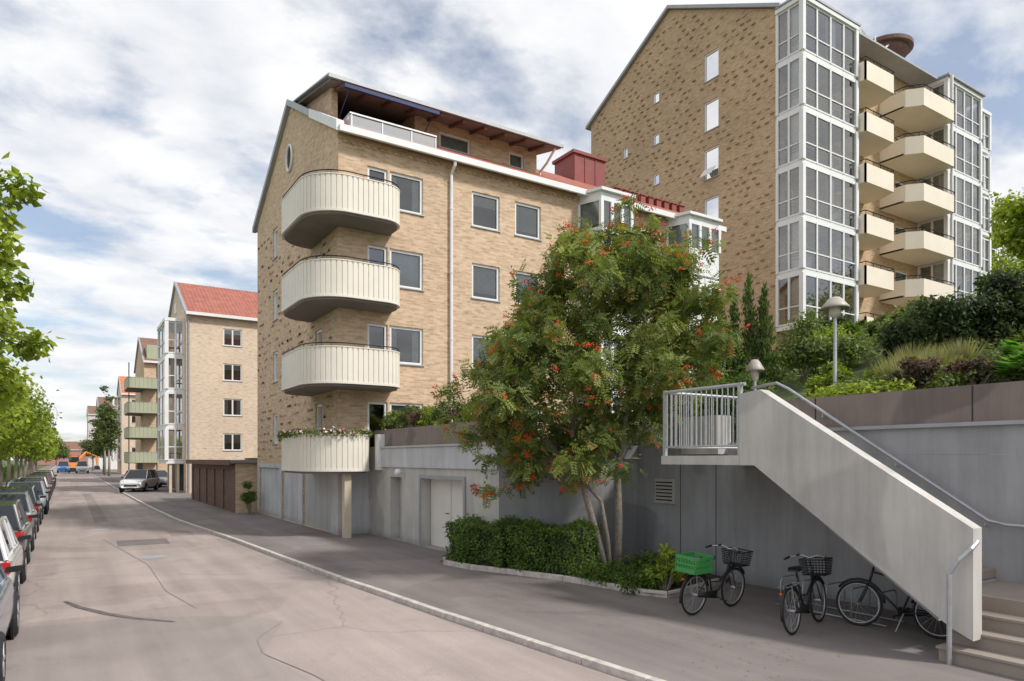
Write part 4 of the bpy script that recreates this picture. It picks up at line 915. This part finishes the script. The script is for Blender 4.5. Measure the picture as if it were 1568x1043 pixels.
# ---------------------------------------------------------------- cars
HEADL=simple('headlight',(.75,.77,.8),.1,.05,4,.5); TAIL=simple('taillight',(.45,.02,.02),.2); CARG=simple('car_glass',(.02,.025,.03),.04,.1,2,0,.6)
def car(loc,ang,col,L=4.4,Wd=1.82,H=1.5,kind='hatch',name='parked_car'):
    e=empty(name,loc,ang); pm,nt,b=newmat('car_paint'); b.inputs['Base Color'].default_value=(*col,1); b.inputs['Roughness'].default_value=.25; b.inputs['Coat Weight'].default_value=.8; b.inputs['Metallic'].default_value=.25
    h=L/2; w=Wd/2; belt=H*.62; hood=H*.6
    st=[(-h,.80,.35,.55*H),(-h+.06,.92,.28,belt*.97),(-h+.35,.98,.25,belt),(-h*.45,1,.24,belt),(0,1,.24,belt*.985),(h*.42,1,.24,hood),(h*.62,.985,.25,hood*.97),(h*.85,.94,.25,hood*.90),(h-.08,.85,.27,hood*.80),(h,.74,.33,hood*.62)]
    m=MB()
    for (x,k,zb,zt) in st:
        ww=w*k; m.v+=[(x,-ww*.88,zb),(x,-ww*.99,zb+.12),(x,-ww,(zb+zt)*.52),(x,-ww*.97,zt-.08),(x,-ww*.89,zt),(x,0,zt+.03),(x,ww*.89,zt),(x,ww*.97,zt-.08),(x,ww,(zb+zt)*.52),(x,ww*.99,zb+.12),(x,ww*.88,zb)]
    q=11
    for i in range(len(st)-1):
        for j in range(q):
            j2=(j+1)%q; m.f.append((i*q+j,i*q+j2,(i+1)*q+j2,(i+1)*q+j)); m.m.append(0)
    m.f.append(tuple(range(q))); m.m.append(0); e0=(len(st)-1)*q; m.f.append(tuple(e0+k for k in range(q))[::-1]); m.m.append(0)
    o=m.obj('body',pm,e,True); sb=o.modifiers.new('s','SUBSURF'); sb.levels=1; sb.render_levels=2
    rb=-h+.12 if kind!='sedan' else -h+.75; gx=rb+.28 if kind!='sedan' else rb+.65
    gm=MB(); pr=[(rb,belt-.05),(gx,H-.05),(-h*.1,H-.01),(h*.1,H-.03),(h*.50,hood-.03)]
    def hwid(z): t=max(0,(z-belt)/(H-belt)); return w*.86+(w*.68-w*.86)*t
    for s in (-1,1):
        def gp(x,z): return (x,s*hwid(z),z)
        gm.face([gp(*p) for p in pr],0)
        for x in (rb+.55,-h*.08,h*.17):
            gm.tube([gp(x,belt-.02),gp(x-.02,H-.05)],.03,5,1)
        gm.tube([gp(*p) for p in pr],.035,6,1)
        gm.hexa([(h*.37,s*w*.88,belt+.02),(h*.41,s*w*.88,belt+.02),(h*.42,s*(w+.13),belt+.03),(h*.37,s*(w+.13),belt+.03),(h*.37,s*w*.9,belt+.10),(h*.40,s*w*.9,belt+.09),(h*.41,s*(w+.12),belt+.11),(h*.37,s*(w+.12),belt+.12)],2)
    for (a,b_,mi) in ((0,1,0),(1,2,1),(2,3,1),(3,4,0)):
        xa,za=pr[a];xb,zb=pr[b_]; gm.face([(xa,-hwid(za),za),(xb,-hwid(zb),zb),(xb,hwid(zb),zb),(xa,hwid(za),za)],mi)
    gm.obj('cabin',[CARG,pm,BLACK],e)
    wm=MB(); R=.33
    for x in (-h*.60,h*.64):
        for s in (-1,1):
            y=s*(w-.10); wm.lathe((x,y,R),[(.02,-.12),(R-.04,-.12),(R,-.08),(R,.08),(R-.04,.12),(.22,.12),(.21,.09),(.02,.07)] if s>0 else [(.02,.12),(R-.04,.12),(R,.08),(R,-.08),(R-.04,-.12),(.22,-.12),(.21,-.09),(.02,-.07)],24,0,'y')
            wm.lathe((x,s*(w-.035),R),[(R+.07,-.02),(R+.07,.012),(R+.0,.012)] if s>0 else [(R+.07,.02),(R+.07,-.012),(R,-.012)],24,2,'y')
            for k in range(5):
                a=k*1.2566; wm.tube([(x+.03*math.cos(a),s*(w-.0),R+.03*math.sin(a)),(x+.21*math.cos(a),s*(w-.005),R+.21*math.sin(a))],.025,5,1)
            wm.torus((x,s*(w-.01),R),.21,.018,20,5,1)
    wm.obj('wheels',[TYRE,STEEL,BLACK],e)
    lm=MB()
    for s in (-1,1):
        lm.hexa([(h-.32,s*w*.86,hood*.70),(h-.02,s*w*.55,hood*.68),(h-.1,s*w*.5,hood*.70),(h-.38,s*w*.8,hood*.72),(h-.34,s*w*.88,hood*.86),(h-.06,s*w*.55,hood*.80),(h-.12,s*w*.5,hood*.82),(h-.4,s*w*.8,hood*.88)],0)
        lm.box(-h-.012,-h+.25,min(s*w*.62,s*w*.93),max(s*w*.62,s*w*.93),belt*.72,belt*.92,1)
    lm.box(h-.03,h+.012,-.45,.45,.42,.56,2); lm.box(-h-.02,-h+.02,-.26,.26,.5,.61,3); lm.box(h-.0,h+.02,-.26,.26,.36,.41,3)
    lm.box(-h+.1,h-.12,-w*.9,w*.9,.2,.3,2)
    lm.obj('lights_and_trim',[HEADL,TAIL,BLACK,WHITE],e)
up=math.pi/2
car((-1.52,10.95,-.08),up,(.20,.29,.38),4.5,1.85,1.6,'suv')
car((-1.60,16.4,-.08),up,(.78,.79,.80),4.2,1.78,1.48)
car((-1.66,22.2,-.08),up,(.14,.145,.15),4.5,1.82,1.52)
car((-1.70,28.2,-.08),up,(.30,.32,.34),4.4,1.8,1.5,'sedan')
car((-1.7,34.2,-.08),up,(.06,.07,.08),4.3,1.8,1.5)
car((-1.6,40.5,-.08),-up,(.45,.52,.60),4.3,1.8,1.5)
for k,c in enumerate([(.05,.05,.05),(.5,.5,.5),(.12,.13,.16),(.3,.05,.04),(.1,.1,.1),(.6,.6,.6),(.08,.08,.09)]): car((-1.7,46.8+k*6.2,-.08),up if k%2 else -up,c,4.4,1.8,1.48,'sedan' if k%3==0 else 'hatch')
car((4.9,61.5,0),math.radians(-110),(.78,.78,.78),4.6,1.85,1.68,'suv')
car((7.0,70.5,0),math.radians(-60),(.7,.7,.7),4.5,1.82,1.5); car((5.7,69.0,0),math.radians(-75),(.1,.1,.11),4.4,1.8,1.5)
OR=simple('orange_paint',(.75,.25,.04),.5)
e=empty('excavator',(.8,165,-.08),.4); m=MB()
for s in (-1,1): m.xprism([(s*1.0-.3,0),(s*1.0+.3,0),(s*1.0+.3,.8),(s*1.0-.3,.8)],-1.8,1.8,1)
m.box(-1.6,1.2,-1.2,1.2,.9,1.9,0); m.box(-.2,1.2,-1.1,0,1.9,3.0,2); m.box(-.25,1.25,-1.15,.05,3.0,3.1,0)
m.tube([(1.0,.5,1.6),(3.2,.5,4.0),(5.2,.5,3.2)],[.25,.22,.2],6,0); m.tube([(5.2,.5,3.2),(5.4,.5,1.2)],[.2,.14],6,0); m.hexa([(5.0,.1,.4),(5.9,.1,.4),(5.9,.9,.4),(5.0,.9,.4),(5.0,.1,1.2),(5.6,.1,1.2),(5.6,.9,1.2),(5.0,.9,1.2)],1)
m.obj('body',[OR,BLACK,CARG],e)
for (x,y,c) in ((-.3,155,(.03,.15,.45)),(2.6,150,(.6,.6,.6))):
    car((x,y,-.08),-up,c,5.2,2.0,2.2,'van','work_van')
# ---------------------------------------------------------------- world, sun
w=bpy.data.worlds.new('World'); scene.world=w; w.use_nodes=True; nt=w.node_tree; nt.nodes.clear()
out=N(nt,'ShaderNodeOutputWorld'); bg1=N(nt,'ShaderNodeBackground'); bg2=N(nt,'ShaderNodeBackground'); mx=N(nt,'ShaderNodeMixShader')
sky=N(nt,'ShaderNodeTexSky',sky_type='NISHITA'); sky.sun_disc=False
sd=V((.42,-.66,.78)).normalized()
sky.sun_elevation=math.asin(sd.z); sky.sun_rotation=math.atan2(sd.x,sd.y); sky.ozone_density=1.2; sky.dust_density=1.5
nt.links.new(sky.outputs[0],bg1.inputs[0]); bg1.inputs[1].default_value=.15
tc=N(nt,'ShaderNodeTexCoord'); sp=N(nt,'ShaderNodeSeparateXYZ'); nt.links.new(tc.outputs['Generated'],sp.inputs[0])
ad=N(nt,'ShaderNodeMath',operation='ADD'); ad.inputs[1].default_value=.22; mxz=N(nt,'ShaderNodeMath',operation='MAXIMUM'); mxz.inputs[1].default_value=0; nt.links.new(sp.outputs[2],mxz.inputs[0]); nt.links.new(mxz.outputs[0],ad.inputs[0])
dv=[]
for i in (0,1):
    d=N(nt,'ShaderNodeMath',operation='DIVIDE'); nt.links.new(sp.outputs[i],d.inputs[0]); nt.links.new(ad.outputs[0],d.inputs[1]); dv.append(d)
cb=N(nt,'ShaderNodeCombineXYZ'); nt.links.new(dv[0].outputs[0],cb.inputs[0]); nt.links.new(dv[1].outputs[0],cb.inputs[1])
mp=N(nt,'ShaderNodeMapping'); mp.inputs['Rotation'].default_value=(0,0,.5); mp.inputs['Scale'].default_value=(1,1.25,1); mp.inputs['Location'].default_value=(3.1,1.7,0); nt.links.new(cb.outputs[0],mp.inputs[0])
n1=noise(nt,2.2,10,.56,mp.outputs[0],.15); n2=noise(nt,4.2,8,.55,mp.outputs[0],.1)
fac=ramp(nt,n1,[(.37,.22),(.50,.93),(.58,1.0)])
ccol=ramp(nt,n2,[(.3,(.78,.81,.86)),(.45,(.92,.93,.96)),(.62,(1.05,1.05,1.05))])
nt.links.new(ccol,bg2.inputs[0]); bg2.inputs[1].default_value=1.0
nt.links.new(fac,mx.inputs[0]); nt.links.new(bg1.outputs[0],mx.inputs[1]); nt.links.new(bg2.outputs[0],mx.inputs[2]); nt.links.new(mx.outputs[0],out.inputs[0])
sl=bpy.data.lights.new('sun','SUN'); sl.energy=3.2; sl.angle=math.radians(6); sl.color=(1,.96,.90)
so=bpy.data.objects.new('sun',sl); so.rotation_euler=sd.to_track_quat('Z','Y').to_euler(); scene.collection.objects.link(so)
# ---------------------------------------------------------------- camera
cam=bpy.data.cameras.new('camera'); co=bpy.data.objects.new('camera',cam); scene.collection.objects.link(co); scene.camera=co
cam.sensor_width=36; cam.lens=24.34; cam.shift_y=.1158; cam.clip_end=6000
co.location=(0,0,2.5); co.rotation_euler=(math.radians(90),0,-math.radians(32.83))
scene.view_settings.view_transform='Standard'; scene.view_settings.look='None'; scene.view_settings.exposure=0
